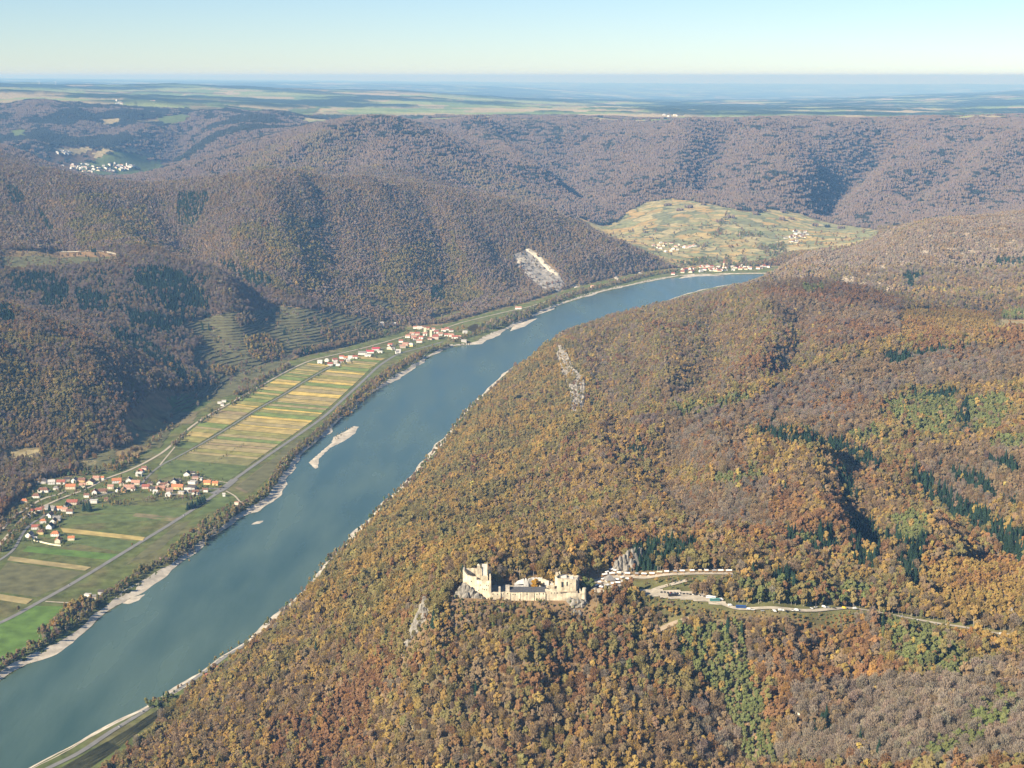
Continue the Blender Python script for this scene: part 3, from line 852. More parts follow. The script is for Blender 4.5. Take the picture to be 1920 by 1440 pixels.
OPEN = []        # (photo outline, nearest km, farthest km, density)
def px_in(poly, d0=0, d1=99):
    return inside(ppx, ppy, poly) & (D > d0 * 1000) & (D < d1 * 1000)
TERR = [
    [(345, 606), (400, 592), (440, 586), (475, 588), (520, 574), (560, 578), (600, 582), (650, 590), (700, 598), (765, 610), (745, 626), (690, 634), (640, 645), (600, 653), (560, 662), (530, 682), (500, 712), (470, 728), (430, 742), (400, 748), (352, 738),
     (390, 722), (362, 692), (365, 655), (380, 640), (350, 625)],
    [(685, 560), (735, 570), (745, 582), (700, 580)],
    [(800, 597), (860, 582), (870, 588), (820, 606)],
    [(345, 737), (400, 742), (420, 752), (385, 768), (335, 792), (318, 772)],
]
FARM = [([(18, 246), (46, 243), (52, 256), (22, 260)], "green"), ([(100, 277), (168, 275), (174, 282), (108, 286)], "pale"), ([(172, 289), (288, 288), (292, 296), (180, 298)], "pale"), ([(180, 299), (285, 297), (270, 304), (188, 305)], "green"),
        ([(297, 222), (340, 214), (362, 217), (345, 230), (305, 235)], "green"), ([(355, 199), (424, 196), (422, 207), (360, 209)], "tan"), ([(188, 224), (226, 222), (228, 232), (192, 235)], "pale"), ([(250, 226), (300, 222), (300, 229), (255, 232)], "tan"),
        ([(112, 318), (150, 305), (270, 304), (300, 301), (345, 304), (300, 318), (255, 330), (160, 334)], "green"), ([(540, 205), (600, 203), (590, 212), (548, 213)], "green"), ([(760, 222), (800, 220), (796, 226), (768, 227)], "pale"), ([(1400, 215), (1450, 213), (1446, 219), (1405, 220)], "pale"), ([(1480, 240), (1520, 238), (1516, 244), (1486, 245)], "tan")]
BASIN = [(1060, 398), (1130, 425), (1150, 418), (1180, 395), (1210, 380), (1260, 372), (1300, 378), (1340, 385), (1385, 395), (1420, 400), (1440, 392), (1460, 395), (1500, 400), (1560, 420), (1600, 425), (1645, 432), (1650, 450),
         (1560, 470), (1480, 475), (1440, 492), (1300, 505), (1260, 500), (1200, 470), (1120, 438)]
for poly in TERR:
    dens[px_in(poly, 3, 7)] *= 0.03
for poly, _c in FARM:
    dens[px_in(poly, 9.3, 16)] = 0
dens[px_in(BASIN, 7.0, 10.2)] = 0.02
dens[px_in([(225, 795), (290, 738), (330, 735), (345, 790), (300, 840), (250, 850), (225, 880), (150, 890), (140, 868), (190, 845), (250, 835)], 3, 4.6)] *= 0.02
dens[px_in([(0, 478), (60, 476), (215, 478), (222, 490), (150, 500), (80, 506), (0, 508)], 4, 7)] *= 0.05
dens[px_in([(0, 470), (215, 474), (215, 479), (0, 476)], 4, 7)] = 0
dens[px_in([(10, 845), (75, 840), (80, 860), (12, 865)], 3, 4.6)] *= 0.03
QUARRY = [(962, 478), (990, 466), (1015, 480), (1050, 515), (1062, 535), (1048, 548), (1020, 548), (995, 525), (970, 500)]
dens[px_in(QUARRY, 6, 7.5)] *= 0.12
SCARS = [[(1060, 517), (1068, 520), (1088, 538), (1078, 540)], [(1148, 510), (1155, 512), (1166, 526), (1158, 528)], [(1192, 502), (1197, 503), (1206, 513), (1200, 515)]]
for s in SCARS: dens[px_in(s, 6, 7.5)] *= 0.05
CLIFF = [(1045, 650), (1062, 660), (1075, 690), (1098, 715), (1100, 745), (1092, 790), (1070, 780), (1066, 740), (1050, 700), (1042, 670)]
dens[px_in(CLIFF, 3.3, 4.7)] *= 0.30
dens[px_in([(1870, 600), (1925, 600), (1925, 628), (1875, 622)], 3.5, 4.5)] = 0      # meadow on the ridge
dens[px_in([(1170, 420), (1190, 420)] if False else [(90, 330), (270, 330), (270, 284), (90, 284)], 9.6, 12)] = 0.05
rb = px_in([(1440, 520), (1500, 470), (1640, 455), (1700, 410), (1760, 395), (1925, 395), (1925, 560), (1740, 560), (1600, 540)], 4.7, 7)
dens[rb] *= np.clip(.72 - 1.3 * fbm(tx[rb] / 45, ty[rb] / 45, 3), .12, 1)
# the castle on its rock, the lane and its stalls
cxw = float(at_dist(980, 1123.4, 1692.0)[0])
dens[(np.abs(tx - cxw + 2) < 86) & (ty > 1678) & (ty < 1726)] = 0
apron = (np.abs(tx - cxw + 2) < 84) & (ty > 1640) & (ty <= 1678)
LANE = [(1098, 1098), (1130, 1086), (1170, 1082), (1240, 1079), (1300, 1076), (1375, 1076)]
LANE2 = [(1112, 1112), (1150, 1108), (1200, 1108), (1222, 1110), (1260, 1119), (1310, 1124), (1350, 1132), (1400, 1143), (1500, 1146), (1560, 1143), (1605, 1142), (1680, 1155), (1760, 1170), (1830, 1181), (1895, 1191)]
PATH = [(1216, 1194), (1250, 1176), (1292, 1162)]
TRACK = [(0, 470), (110, 472), (220, 478)]
hits = {}
def hitline(L):
    key = tuple(map(tuple, L))
    if key not in hits:
        hits[key] = np.array([hit(*p) for p in L])
    return hits[key]
for L, w in ((LANE, 10), (LANE2, 6.5), (PATH, 5)):
    H = hitline(L); q = (ty < 2200)
    dd = np.full(len(tx), 999.0); dd[q] = dist_line(tx[q], ty[q], H[:, :2])
    dens[dd < w] = 0
dens[px_in([(1130, 1070), (1230, 1078), (1230, 1100), (1130, 1104)], 1.6, 1.85)] = 0
dens[px_in([(1205, 1100), (1255, 1098), (1340, 1090), (1345, 1096), (1290, 1112), (1355, 1134), (1250, 1124), (1205, 1117)], 1.6, 1.85)] = 0
dens[px_in([(1170, 1100), (1170, 1082), (1240, 1084), (1360, 1080), (1360, 1095), (1240, 1100)], 1.6, 1.85)] *= 0.35
sel = rng.random(len(tx)) < dens
tx, ty, tz, ZONE, ppx, ppy, D, dpl, apron = [a[sel] for a in (tx, ty, tz, ZONE, ppx, ppy, D, dpl, apron)]

# ------------------------------------------------------------------ what kind of tree, and its leaf colour
nT = len(tx)
GOLD, OLIVE, RUST, BROWN, GREY, ORANGE, YELLOW, GREEN, SPRUCE, PINE, PURPLE = range(11)
PAL = np.array([(0.460, 0.315, 0.082), (0.345, 0.285, 0.096), (0.365, 0.205, 0.086), (0.350, 0.248, 0.132), (0.370, 0.300, 0.215), (0.470, 0.270, 0.072),
                (0.560, 0.420, 0.105), (0.195, 0.235, 0.080), (0.044, 0.090, 0.054), (0.240, 0.268, 0.088), (0.325, 0.245, 0.192)])
PAL = PAL * .88 + .12 * PAL.mean(axis=1, keepdims=True)
na_ = fbm(tx / 80, ty / 110, 3); nb_ = fbm(tx / 240 + 31, ty / 300 + 7, 3); nc_ = fbm(tx / 45 + 3, ty / 60, 2)
sp = np.full(nT, OLIVE)
def choose(mask, kinds, weights):
    idx = np.nonzero(mask)[0]
    if len(idx) == 0: return
    w = np.array(weights, float)
    L = np.log(w)[None, :] + np.stack([3.0 * (na_[idx] * math.cos(k * 2.1) + nb_[idx] * math.sin(k * 2.1 + 1) + .6 * nc_[idx] * math.cos(k * 4.3)) for k in kinds], -1) + rng.gumbel(0, .33, (len(idx), len(kinds)))
    sp[idx] = np.array(kinds)[L.argmax(1)]
right = tx > np.where(ty < 6900, np.interp(ty, shoreR[:, 1], shoreR[:, 0]) - 40, 900)
left = ~right
choose(np.ones(nT, bool), [OLIVE, BROWN, GOLD, RUST, GREY], [3, 3, 2, 2, 2])
nearr = right & (D < 3300)
choose(nearr, [GOLD, OLIVE, RUST, BROWN, GREY, ORANGE, GREEN], [3.3, 3.4, 2.0, 3.2, 1.3, .8, .5])
choose(px_in([(180, 1445), (420, 1250), (900, 1230), (1380, 1330), (1420, 1445)], 0, 1.9), [GOLD, OLIVE, RUST, BROWN, GREY, ORANGE], [2.5, 2.5, 2.3, 3.2, 1.3, 1.0])
slope = px_in([(560, 1130), (800, 870), (1000, 660), (1060, 640), (1140, 770), (1120, 800), (1000, 860), (900, 1050), (700, 1200)], 1.8, 5)
choose(slope, [GOLD, OLIVE, BROWN, RUST, GREEN], [3.6, 4, 1.6, 1, .5])
ridgeA = right & (D >= 3300) & (D < 5000)
choose(ridgeA & ~slope, [OLIVE, GOLD, BROWN, RUST, GREY, PURPLE], [3.2, 1.7, 2.6, 1.5, 2.2, 1.4])
ridgeB = right & (D >= 5000) & (D < 7000)
choose(ridgeB, [OLIVE, BROWN, GREY, PURPLE, GOLD], [2.6, 2.2, 3, 2.4, .7])
choose(left & (D < 4300), [BROWN, RUST, OLIVE, PURPLE, GREY, GOLD], [2.4, 1.5, 2.4, 2.2, 2.2, .6])
choose(left & (D >= 4300) & (D < 8300), [PURPLE, BROWN, GREY, OLIVE, RUST], [3.6, 2.2, 2.6, 1.9, .7])
choose(D >= 8300, [PURPLE, BROWN, GREY, OLIVE, SPRUCE], [4, 2.0, 2.2, 1.2, 1.3])
for poly, ks, ws, d0, d1 in [
    ([(1440, 742), (1560, 690), (1620, 680), (1700, 668), (1925, 653), (1925, 722), (1700, 735), (1640, 765), (1500, 805), (1300, 805), (1160, 805), (1200, 790), (1400, 762)], [GREY, BROWN, RUST, PURPLE], [3, 3, 1, 2.4], 2.3, 4),
    ([(1250, 800), (1500, 805), (1640, 765), (1640, 830), (1560, 830), (1500, 812), (1400, 812), (1400, 900), (1250, 880)], [BROWN, RUST, GREY, ORANGE], [3, 2, 2.4, .5], 1.8, 3.3),
    ([(1240, 930), (1440, 910), (1480, 1000), (1300, 1010)], [BROWN, GREY, RUST], [3, 2.4, 1], 1.7, 2.6),
    ([(1700, 850), (1925, 840), (1925, 960), (1780, 960)], [BROWN, RUST, GREY, PURPLE], [3, 1.6, 2, 1.5], 1.6, 3),
    ([(1480, 1290), (1700, 1290), (1925, 1240), (1925, 1445), (1420, 1445), (1480, 1380)], [GREY, BROWN, PURPLE, GREEN], [5, 2.2, 1.5, .5], .8, 1.8),
    ([(1260, 1170), (1640, 1150), (1640, 1290), (1480, 1300), (1380, 1250)], [BROWN, ORANGE, GOLD, RUST, GREY], [2.6, 1.5, 2, 1.6, 2], .8, 1.8),
    ([(1300, 1330), (1400, 1300), (1430, 1445), (1200, 1445)], [BROWN, GREY, RUST, GOLD], [3, 2, 1.5, 1], .8, 1.8),
    ([(1400, 518), (1545, 520), (1700, 575), (1680, 640), (1550, 660), (1470, 610)], [RUST, BROWN, PURPLE, GREY], [2.4, 3, 2, 1.5], 3.2, 4.9),
    ([(1685, 585), (1850, 575), (1875, 640), (1735, 668), (1690, 655)], [GOLD, ORANGE, RUST, OLIVE], [4, 2, 1.2, 1], 3.2, 4.6),
    ([(1720, 1060), (1915, 1040), (1915, 1180), (1770, 1165)], [ORANGE, GOLD, RUST, BROWN], [2.6, 4, 2.4, 1], 1.4, 2.4),
    ([(1440, 900), (1640, 900), (1700, 980), (1500, 1010), (1440, 980)], [RUST, ORANGE, BROWN, GOLD], [2.6, 1.4, 2.6, 2], 1.7, 2.7),
    ([(1750, 1180), (1900, 1190), (1880, 1240), (1790, 1210)], [ORANGE, RUST, GOLD], [2, 2, 1.5], 1.2, 1.8),
    ([(1440, 500), (1640, 445), (1925, 386), (1925, 500), (1640, 500)], [GREY, PURPLE, BROWN, OLIVE], [4, 3, 2, 1], 5, 7)]:
    choose(px_in(poly, d0, d1), ks, ws)
for poly, d0, d1 in [([(110, 370), (260, 365), (310, 470), (150, 470)], 5, 7), ([(430, 430), (560, 400), (640, 520), (560, 565), (460, 525)], 4.8, 7), ([(700, 480), (850, 440), (910, 560), (760, 600)], 5.3, 7.5),
                     ([(620, 560), (760, 520), (860, 590), (760, 600), (690, 570)], 5, 7), ([(0, 620), (120, 640), (240, 800), (120, 880), (0, 800)], 3.2, 4.1), ([(430, 310), (540, 260), (700, 230), (640, 320), (500, 335)], 8, 10), ([(760, 280), (950, 330), (1040, 400), (900, 360)], 8, 10)]:
    choose(px_in(poly, d0, d1) & (fbm(tx / 130 + 9, ty / 170, 3) > -.12), [OLIVE, GOLD, BROWN, GREY], [5, 1.6, 2.2, 1.6])
CONIFER = [
    ([(335, 365), (350, 362), (390, 362), (392, 375), (370, 420), (362, 428), (335, 420), (332, 395)], 5, 7), ([(10, 350), (35, 352), (50, 380), (25, 385)], 5, 7),
    ([(70, 390), (80, 400), (102, 430), (95, 437), (80, 420)], 4.8, 7), ([(400, 490), (440, 495), (505, 520), (515, 535), (480, 545), (450, 520)], 4.6, 6.2),
    ([(250, 508), (300, 503), (340, 515), (380, 555), (375, 568), (310, 570), (290, 562), (255, 535)], 4.3, 6), ([(20, 520), (80, 515), (130, 530), (130, 560), (110, 578), (70, 580), (85, 555), (20, 550)], 4.3, 6),
    ([(140, 550), (180, 550), (205, 560), (205, 590), (150, 590)], 4.2, 6), ([(215, 578), (290, 590), (330, 600), (350, 610), (310, 625), (250, 612)], 4.2, 6), ([(205, 618), (240, 622), (290, 652), (345, 690), (352, 722), (330, 712), (290, 682), (215, 642)], 3.8, 5),
    ([(0, 580), (20, 580), (30, 607), (0, 614)], 3.7, 5), ([(545, 612), (570, 640), (592, 668), (572, 672), (540, 642), (520, 627)], 4.4, 6), ([(300, 568), (390, 562), (395, 582), (310, 592)], 4.3, 6), ([(575, 415), (606, 416), (602, 432), (580, 432)], 5, 7),
    ([(805, 540), (832, 540), (837, 562), (810, 567)], 5, 7), ([(150, 475), (180, 470), (185, 500), (160, 500)], 4.8, 6), ([(600, 600), (700, 575), (710, 590), (640, 610)], 5.5, 6),
    ([(1390, 814), (1440, 813), (1500, 816), (1560, 832), (1620, 847), (1650, 872), (1662, 888), (1700, 884), (1640, 890), (1600, 872), (1550, 852), (1440, 827)], 2, 3.2), ([(1560, 880), (1600, 905), (1612, 950), (1590, 958), (1572, 915)], 1.9, 3),
    ([(1700, 890), (1740, 900), (1790, 940), (1850, 970), (1925, 1010), (1925, 1070), (1860, 1025), (1800, 985), (1740, 948), (1720, 912)], 1.7, 3), ([(1775, 890), (1820, 885), (1850, 905), (1870, 940), (1905, 950), (1905, 962), (1840, 932), (1790, 907)], 1.7, 3),
    ([(1650, 1010), (1700, 1000), (1742, 1010), (1728, 1062), (1722, 1112), (1700, 1118), (1678, 1062)], 1.6, 2.3), ([(1500, 1012), (1560, 992), (1572, 1032), (1540, 1052), (1500, 1042)], 1.6, 2.4),
    ([(1588, 980), (1640, 980), (1652, 1042), (1640, 1082), (1600, 1074), (1590, 1022)], 1.6, 2.4), ([(1182, 1052), (1200, 1034), (1250, 1024), (1300, 1024), (1312, 1038), (1280, 1056), (1230, 1070), (1192, 1076)], 1.7, 2.2),
    ([(1440, 1092), (1490, 1087), (1502, 1108), (1450, 1118)], 1.6, 2), ([(1655, 668), (1700, 665), (1735, 672), (1690, 692), (1668, 692)], 3, 4.2), ([(1690, 522), (1705, 512), (1732, 512), (1732, 522), (1712, 534), (1710, 544), (1695, 537)], 4.5, 6),
    ([(1865, 486), (1925, 486), (1925, 498), (1870, 500)], 5, 6.3), ([(1876, 632), (1925, 637), (1925, 650), (1878, 648)], 3.4, 4.6), ([(1850, 862), (1900, 872), (1925, 892), (1870, 894)], 2, 3), ([(1470, 1000), (1500, 1010), (1480, 1040)], 1.6, 2.4),
    ([(1700, 745), (1800, 740), (1800, 756), (1720, 760)], 2.7, 3.2), ([(1790, 790), (1818, 750), (1822, 820), (1800, 830)], 2.2, 3), ([(1700, 668), (1830, 655), (1830, 660), (1740, 672)], 3.1, 3.8),
    ([(1180, 850), (1200, 830), (1215, 850), (1195, 870)], 2.2, 3.1), ([(1440, 808), (1460, 772), (1462, 782), (1455, 800)], 2.4, 3.2), ([(1520, 1360), (1560, 1360), (1560, 1400), (1520, 1400)], 1.2, 1.7)]
for poly, d0, d1 in CONIFER:
    mk = px_in(poly, d0, d1)
    sp[mk & (rng.random(nT) < .88)] = SPRUCE
for poly, d0, d1, f in [([(60, 515), (240, 508), (262, 570), (200, 605), (90, 592)], 4, 6, .45), ([(0, 515), (60, 512), (60, 572), (0, 572)], 4, 6, .5), ([(240, 592), (400, 585), (412, 622), (330, 652), (250, 642)], 3.8, 6, .55),
                        ([(330, 700), (380, 690), (390, 725), (345, 735)], 3.6, 5, .6), ([(240, 500), (400, 520), (400, 580), (260, 580)], 4, 6, .55), ([(640, 215), (720, 205), (800, 225), (800, 262), (680, 262)], 8.4, 10.4, .4), ([(860, 232), (1000, 228), (1100, 240), (1050, 270), (900, 265)], 10, 13, .5)]:
    sp[px_in(poly, d0, d1) & (rng.random(nT) < f) & (nc_ + na_ > -.15)] = SPRUCE
fl = (D > 10300) & (ppx < 640)
sp[fl & (fbm(tx / 500 + 3, ty / 700, 3) + .25 * rng.random(nT) > .05)] = SPRUCE  # blue-dark spruce tone stands in for haze setting the far-left hills apart
for poly, d0, d1, f in [
    ([(1660, 762), (1720, 747), (1790, 757), (1800, 792), (1780, 832), (1720, 827), (1670, 792)], 2.2, 3.2, .9), ([(1815, 752), (1880, 747), (1900, 772), (1870, 817), (1822, 822)], 2.2, 3.2, .9),
    ([(1672, 985), (1710, 968), (1742, 985), (1727, 1025), (1690, 1025)], 1.7, 2.4, .95), ([(1270, 1195), (1390, 1172), (1400, 1240), (1432, 1332), (1455, 1445), (1405, 1445), (1345, 1310), (1262, 1235)], 1.3, 1.8, .9),
    ([(1640, 1152), (1740, 1162), (1770, 1212), (1830, 1262), (1800, 1285), (1700, 1265), (1650, 1205)], 1.3, 1.9, .85), ([(1250, 772), (1400, 747), (1412, 757), (1300, 792)], 2.8, 3.6, .7), ([(1500, 542), (1545, 537), (1545, 552), (1510, 557)], 4, 5, .9),
    ([(1850, 832), (1925, 822), (1925, 852), (1860, 852)], 2, 3, .8), ([(1680, 1425), (1800, 1385), (1830, 1335), (1900, 1305), (1925, 1335), (1850, 1405), (1740, 1445)], 1, 1.6, .6), ([(1590, 820), (1640, 805), (1660, 830), (1620, 840)], 2.2, 3, .8),
    ([(1490, 1018), (1540, 1006), (1545, 1030), (1500, 1040)], 1.7, 2.3, .5), ([(1330, 900), (1440, 880), (1440, 910), (1350, 925)], 1.9, 2.6, .5), ([(1380, 1110), (1500, 1100), (1640, 1110), (1640, 1140), (1400, 1140)], 1.6, 2, .55), ([(1876, 576), (1925, 582), (1925, 606), (1880, 602)], 3.5, 4.7, .9)]:
    sp[px_in(poly, d0, d1) & (rng.random(nT) < f)] = PINE
sp[(rng.random(nT) < .010) & right & (D < 5000)] = YELLOW
sp[(rng.random(nT) < .004) & (D < 5200)] = SPRUCE

tint = PAL[sp] * (1 + rng.normal(0, .085, (nT, 1))) * (1 + rng.normal(0, .03, (nT, 3))) * (1 + .25 * nc_[:, None])
tint *= np.where(left | (D > 5000), .96, 1.0)[:, None]; fz = (D > 8300)[:, None] * .5; tint = tint * (1 - fz) + fz * np.array([.270, .212, .195]) * np.where(sp == SPRUCE, .35, 1)[:, None]  # far crowns blended towards one tone: some distance haze put into leaf colour
tint[px_in([(1440, 520), (1500, 470), (1640, 455), (1700, 410), (1760, 395), (1925, 395), (1925, 560), (1740, 560), (1600, 540)], 4.75, 7)] *= 1.22  # crowns lightened: part of this ridge's haze is put into leaf colour
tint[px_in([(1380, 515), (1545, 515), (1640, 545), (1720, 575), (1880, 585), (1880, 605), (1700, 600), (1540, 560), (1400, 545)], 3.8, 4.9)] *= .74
tint = np.clip(tint, .012, .6)
sc = np.clip(rng.lognormal(-.17, .20, nT), .42, 1.35) * (1 + .18 * fbm(tx / 60 + 5, ty / 60, 2))
young = px_in([(1685, 585), (1875, 575), (1875, 668), (1690, 665)], 3.2, 4.6) | px_in([(1720, 1060), (1915, 1040), (1915, 1180), (1770, 1165)], 1.4, 2.4)
sc[young] *= .62
sc[apron] *= np.where(ty[apron] > 1668, .42, .72)
H2 = hitline(LANE2)[:, :2]; q = np.nonzero((ty < 1800) & (ty > 1500) & (ppx > 1195) & (ppx < 1925))[0]
dl = dist_line(tx[q], ty[q], H2)
yl = np.interp(tx[q], H2[:, 0], H2[:, 1])
k_ = (dl < 52) & (ty[q] < yl)
sc[q[k_]] *= np.clip(dl[k_] / 52, .22, 1)
H1 = hitline(LANE)[:, :2]; q = np.nonzero((ty < 1850) & (ty > 1600) & (ppx > 1090) & (ppx < 1380))[0]
dl = dist_line(tx[q], ty[q], H1); yl = np.interp(tx[q], H1[:, 0], H1[:, 1])
k_ = (dl < 45) & (ty[q] < yl)
sc[q[k_]] *= np.clip(dl[k_] / 52, .25, 1)
for hx, hy in ((781, 1186), (1175, 1066)):                # keep the crags clear of tall trees in front
    cx3, cy3, _z = hit(hx, hy)
    k_ = (np.abs(tx - cx3) < 17) & (ty < cy3 + 4) & (ty > cy3 - 26)
    sc[k_] *= .55
rocky = px_in([(1640, 500), (1700, 400), (1925, 390), (1925, 470)], 5, 7) | px_in([(1540, 480), (1640, 450), (1700, 500), (1600, 560)], 5, 7)
sc[rocky] *= .8
kid = np.empty(nT, int)
bareish = np.isin(sp, (GREY, PURPLE)) | ((sp == BROWN) & (rng.random(nT) < .42)) | (rng.random(nT) < .22)
r_ = rng.integers(0, 12, nT)
z0 = ZONE <= 1
kid[:] = np.where(bareish, KID["b_bare_0"] + r_ % 3, KID["a_broad_0"] + r_ % 6)
kid[sp == SPRUCE] = (KID["c_spruce_0"] + r_ % 2)[sp == SPRUCE]
kid[sp == PINE] = (KID["d_pine_0"] + r_ % 2)[sp == PINE]
mf = ZONE == 2
kid[mf] = np.where(sp[mf] == SPRUCE, KID["f_farspruce_0"], KID["e_far_0"] + r_[mf] % 2)
ms = ZONE == 3
kid[ms] = KID["g_stand_0"] + r_[ms] % 3
scl = np.stack([sc * rng.uniform(.88, 1.15, nT), sc * rng.uniform(.88, 1.15, nT), sc * rng.uniform(.85, 1.12, nT)], -1)
scl[mf] *= np.array([1.12, 1.12, .92])
scl[ms] = 1.0 + rng.uniform(-.1, .25, (ms.sum(), 1))
rotz = rng.uniform(0, 2 * math.pi, nT)
rotz[~z0] = rng.integers(0, 12, (~z0).sum()) * .5236
P3 = np.stack([tx, ty, tz - .3], -1)

# the three hundred trees that show largest are trees of their own
inframe = (ppx > 4) & (ppx < 1916) & (ppy > 30) & (ppy < 1452) & (D < 1800)
hpx = sc * FPX * 17 / np.hypot(D, 600)
order = np.argsort(-(hpx * inframe))
solo = order[:290]
smask = np.zeros(nT, bool); smask[solo] = True
rest = ~smask
for nm, mk, lb in [("near_forest", rest & right & (D < 3300), "autumn forest of gold, olive and rust crowns on the castle hillside"),
                   ("ridge_forest", rest & right & (D >= 3300) & (D < 8300), "brown and olive forest on the ridges behind the castle hill"),
                   ("bank_forest", rest & left & (D < 8300), "purple brown forest on the hills across the river"),
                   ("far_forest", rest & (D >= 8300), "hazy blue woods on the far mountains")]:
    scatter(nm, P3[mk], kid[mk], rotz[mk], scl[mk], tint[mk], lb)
SNAME = {GOLD: "golden", OLIVE: "olive", RUST: "rust red", BROWN: "brown", GREY: "leafless grey", ORANGE: "orange", YELLOW: "bright yellow", GREEN: "green", SPRUCE: "dark green", PINE: "light green", PURPLE: "leafless purplish"}
def tree_thing(name, kname, loc, rz, scale, col, label, group=None, cat="tree"):
    e = bpy.data.objects.new(name, None); COL.objects.link(e)
    e.location = loc; e.rotation_euler = (0, 0, rz); e.scale = scale
    e.empty_display_size = 2
    tag(e, label, cat, group)
    t_me, c_me, _ = KINDS[kname]
    for nm, me in (("trunk", t_me), ("crown", c_me)):
        o = bpy.data.objects.new(nm, me); COL.objects.link(o); o.parent = e
        if nm == "crown":
            o["tint"] = [float(col[0]), float(col[1]), float(col[2])]
    return e
for i in solo:
    s = int(sp[i]); kn = KNAMES[kid[i]]
    where = "in the left half of the bottom edge" if ppx[i] < 700 else ("on the slope at the bottom middle" if ppx[i] < 1300 else ("on the bare slope at lower right, " + ("upper" if ppy[i] < 1345 else "lower") + (" left part" if ppx[i] < 1500 else " middle" if ppx[i] < 1680 else " right part" if ppx[i] < 1810 else " part by the edge")))
    kn_w = "spruce" if s == SPRUCE else ("pine" if s == PINE else "broadleaf tree")
    tree_thing("spruce_tree" if s == SPRUCE else ("pine_tree" if s == PINE else "broadleaf_tree"), kn, P3[i], float(rotz[i]), [float(v) for v in scl[i]], tint[i],
               "%s %s %s" % (SNAME[s], kn_w, where), "%s %ss %s" % (SNAME[s], kn_w, where))
print("TREES", nT, "rest zones", [int((ZONE == k).sum()) for k in range(4)])

# ------------------------------------------------------------------ roads, tracks, beaches, parcels
M_ASPH = plain_mat("road_asphalt", (0.20, 0.195, 0.185), 0.9, 0.15, 0.08)
M_GRAVEL = plain_mat("gravel", (0.42, 0.37, 0.29), 0.95, 0.2, 0.15)
M_RAIL = plain_mat("railway_ballast", (0.17, 0.15, 0.13), 0.95, 0.2, 0.2)
M_SAND = plain_mat("river_gravel", (0.50, 0.45, 0.365), 0.95, 0.30, 0.06, 0.3, 0.5)
M_SOILP = plain_mat("pale_soil", (0.34, 0.27, 0.19), 0.95, 0.25, 0.1)
M_ROCK = plain_mat("rock", (0.27, 0.245, 0.205), 0.95, 0.45, 0.12, 1.2, 0.35)
M_ROCKP = plain_mat("pale_quarry_rock", (0.52, 0.47, 0.37), 0.95, 0.3, 0.05, 1.5, 0.2)
M_FIELD = {}
for nm, c in dict(yellow=(0.32, 0.245, 0.075), gold=(0.235, 0.190, 0.078), tan=(0.195, 0.165, 0.085), olive=(0.155, 0.150, 0.054), green=(0.102, 0.136, 0.042), meadow=(0.108, 0.140, 0.043),
                  bright=(0.095, 0.165, 0.032), brown=(0.175, 0.14, 0.080), dull=(0.122, 0.120, 0.055), pale=(0.30, 0.25, 0.13)).items():
    M_FIELD[nm] = plain_mat("field_" + nm, c, 0.95, 0.30, 0.045, 0.5, 0.25)

def dense(pts, step):
    pts = np.asarray(pts, float)
    out = [pts[0]]
    for i in range(len(pts) - 1):
        p0 = pts[max(i - 1, 0)]; p1 = pts[i]; p2 = pts[i + 1]; p3 = pts[min(i + 2, len(pts) - 1)]
        n = max(1, int(np.linalg.norm(p2 - p1) / step))
        for k in range(1, n + 1):
            t = k / n
            out.append(0.5 * (2 * p1 + (p2 - p0) * t + (2 * p0 - 5 * p1 + 4 * p2 - p3) * t * t + (3 * p1 - p0 - 3 * p2 + p3) * t ** 3))
    return np.array(out)

def normals2(L):
    T = np.gradient(L, axis=0); T /= np.linalg.norm(T, axis=1, keepdims=True) + 1e-9
    return np.stack([T[:, 1], -T[:, 0]], -1)              # to the right of travel

def ribbon(name, L, wl, wr, lift, mat, label=None, flat=None):
    """a strip of ground along a plan line; wl / wr are its widths to the left and to the right"""
    N_ = normals2(L)
    wl = np.broadcast_to(wl, len(L)); wr = np.broadcast_to(wr, len(L))
    rows = np.stack([L - N_ * wl[:, None], L, L + N_ * wr[:, None]], 1)
    Z = ground(rows[..., 0], rows[..., 1])
    if flat is not None:
        Z = np.maximum(Z, flat)
    else:
        Z = np.maximum(Z, Z[:, 1:2] - 0.4)
    V = np.concatenate([rows, (Z + lift)[..., None]], -1).reshape(-1, 3)
    F = []
    for i in range(len(L) - 1):
        a = i * 3
        F += [(a, a + 1, a + 4, a + 3), (a + 1, a + 2, a + 5, a + 4)]
    F = [f[::-1] for f in F]
    o = mesh_obj(name, V, F, mat, smooth_=True)
    tag(o, label, kind="structure")
    return o

R3 = [(-520, 1385), (-300, 1288), (-120, 1215), (0, 1168), (70, 1131), (150, 1086), (250, 1025), (330, 976), (400, 930), (430, 906), (500, 856), (560, 815), (605, 783), (640, 752), (680, 715), (705, 691), (724, 677), (750, 663), (795, 651), (830, 641)]
R2 = [(262, 914), (275, 896), (300, 874), (330, 858), (380, 831), (430, 801), (480, 769), (530, 741), (570, 716), (610, 693), (640, 677), (670, 666), (700, 658), (740, 648), (780, 638)]
R1 = [(-420, 1210), (-200, 1140), (-60, 1085), (0, 1019), (25, 990), (45, 969), (75, 951), (120, 931), (160, 916), (200, 896), (250, 877), (300, 850), (330, 826), (350, 806), (380, 784), (420, 761), (460, 739), (500, 716), (540, 694), (580, 676), (620, 666), (680, 652),
      (720, 641), (770, 627), (830, 615), (870, 603), (940, 586), (1000, 572), (1060, 553), (1120, 537), (1200, 517), (1260, 509)]
R4 = [(-40, 1075), (0, 1050), (20, 1036), (30, 1024), (40, 1005), (51, 990), (64, 979), (79, 970), (92, 961), (120, 951), (160, 938), (200, 926), (240, 919)]
R5 = [(-60, 1030), (0, 993), (14, 979), (30, 965), (51, 951), (72, 938), (92, 930), (112, 925), (122, 919)]
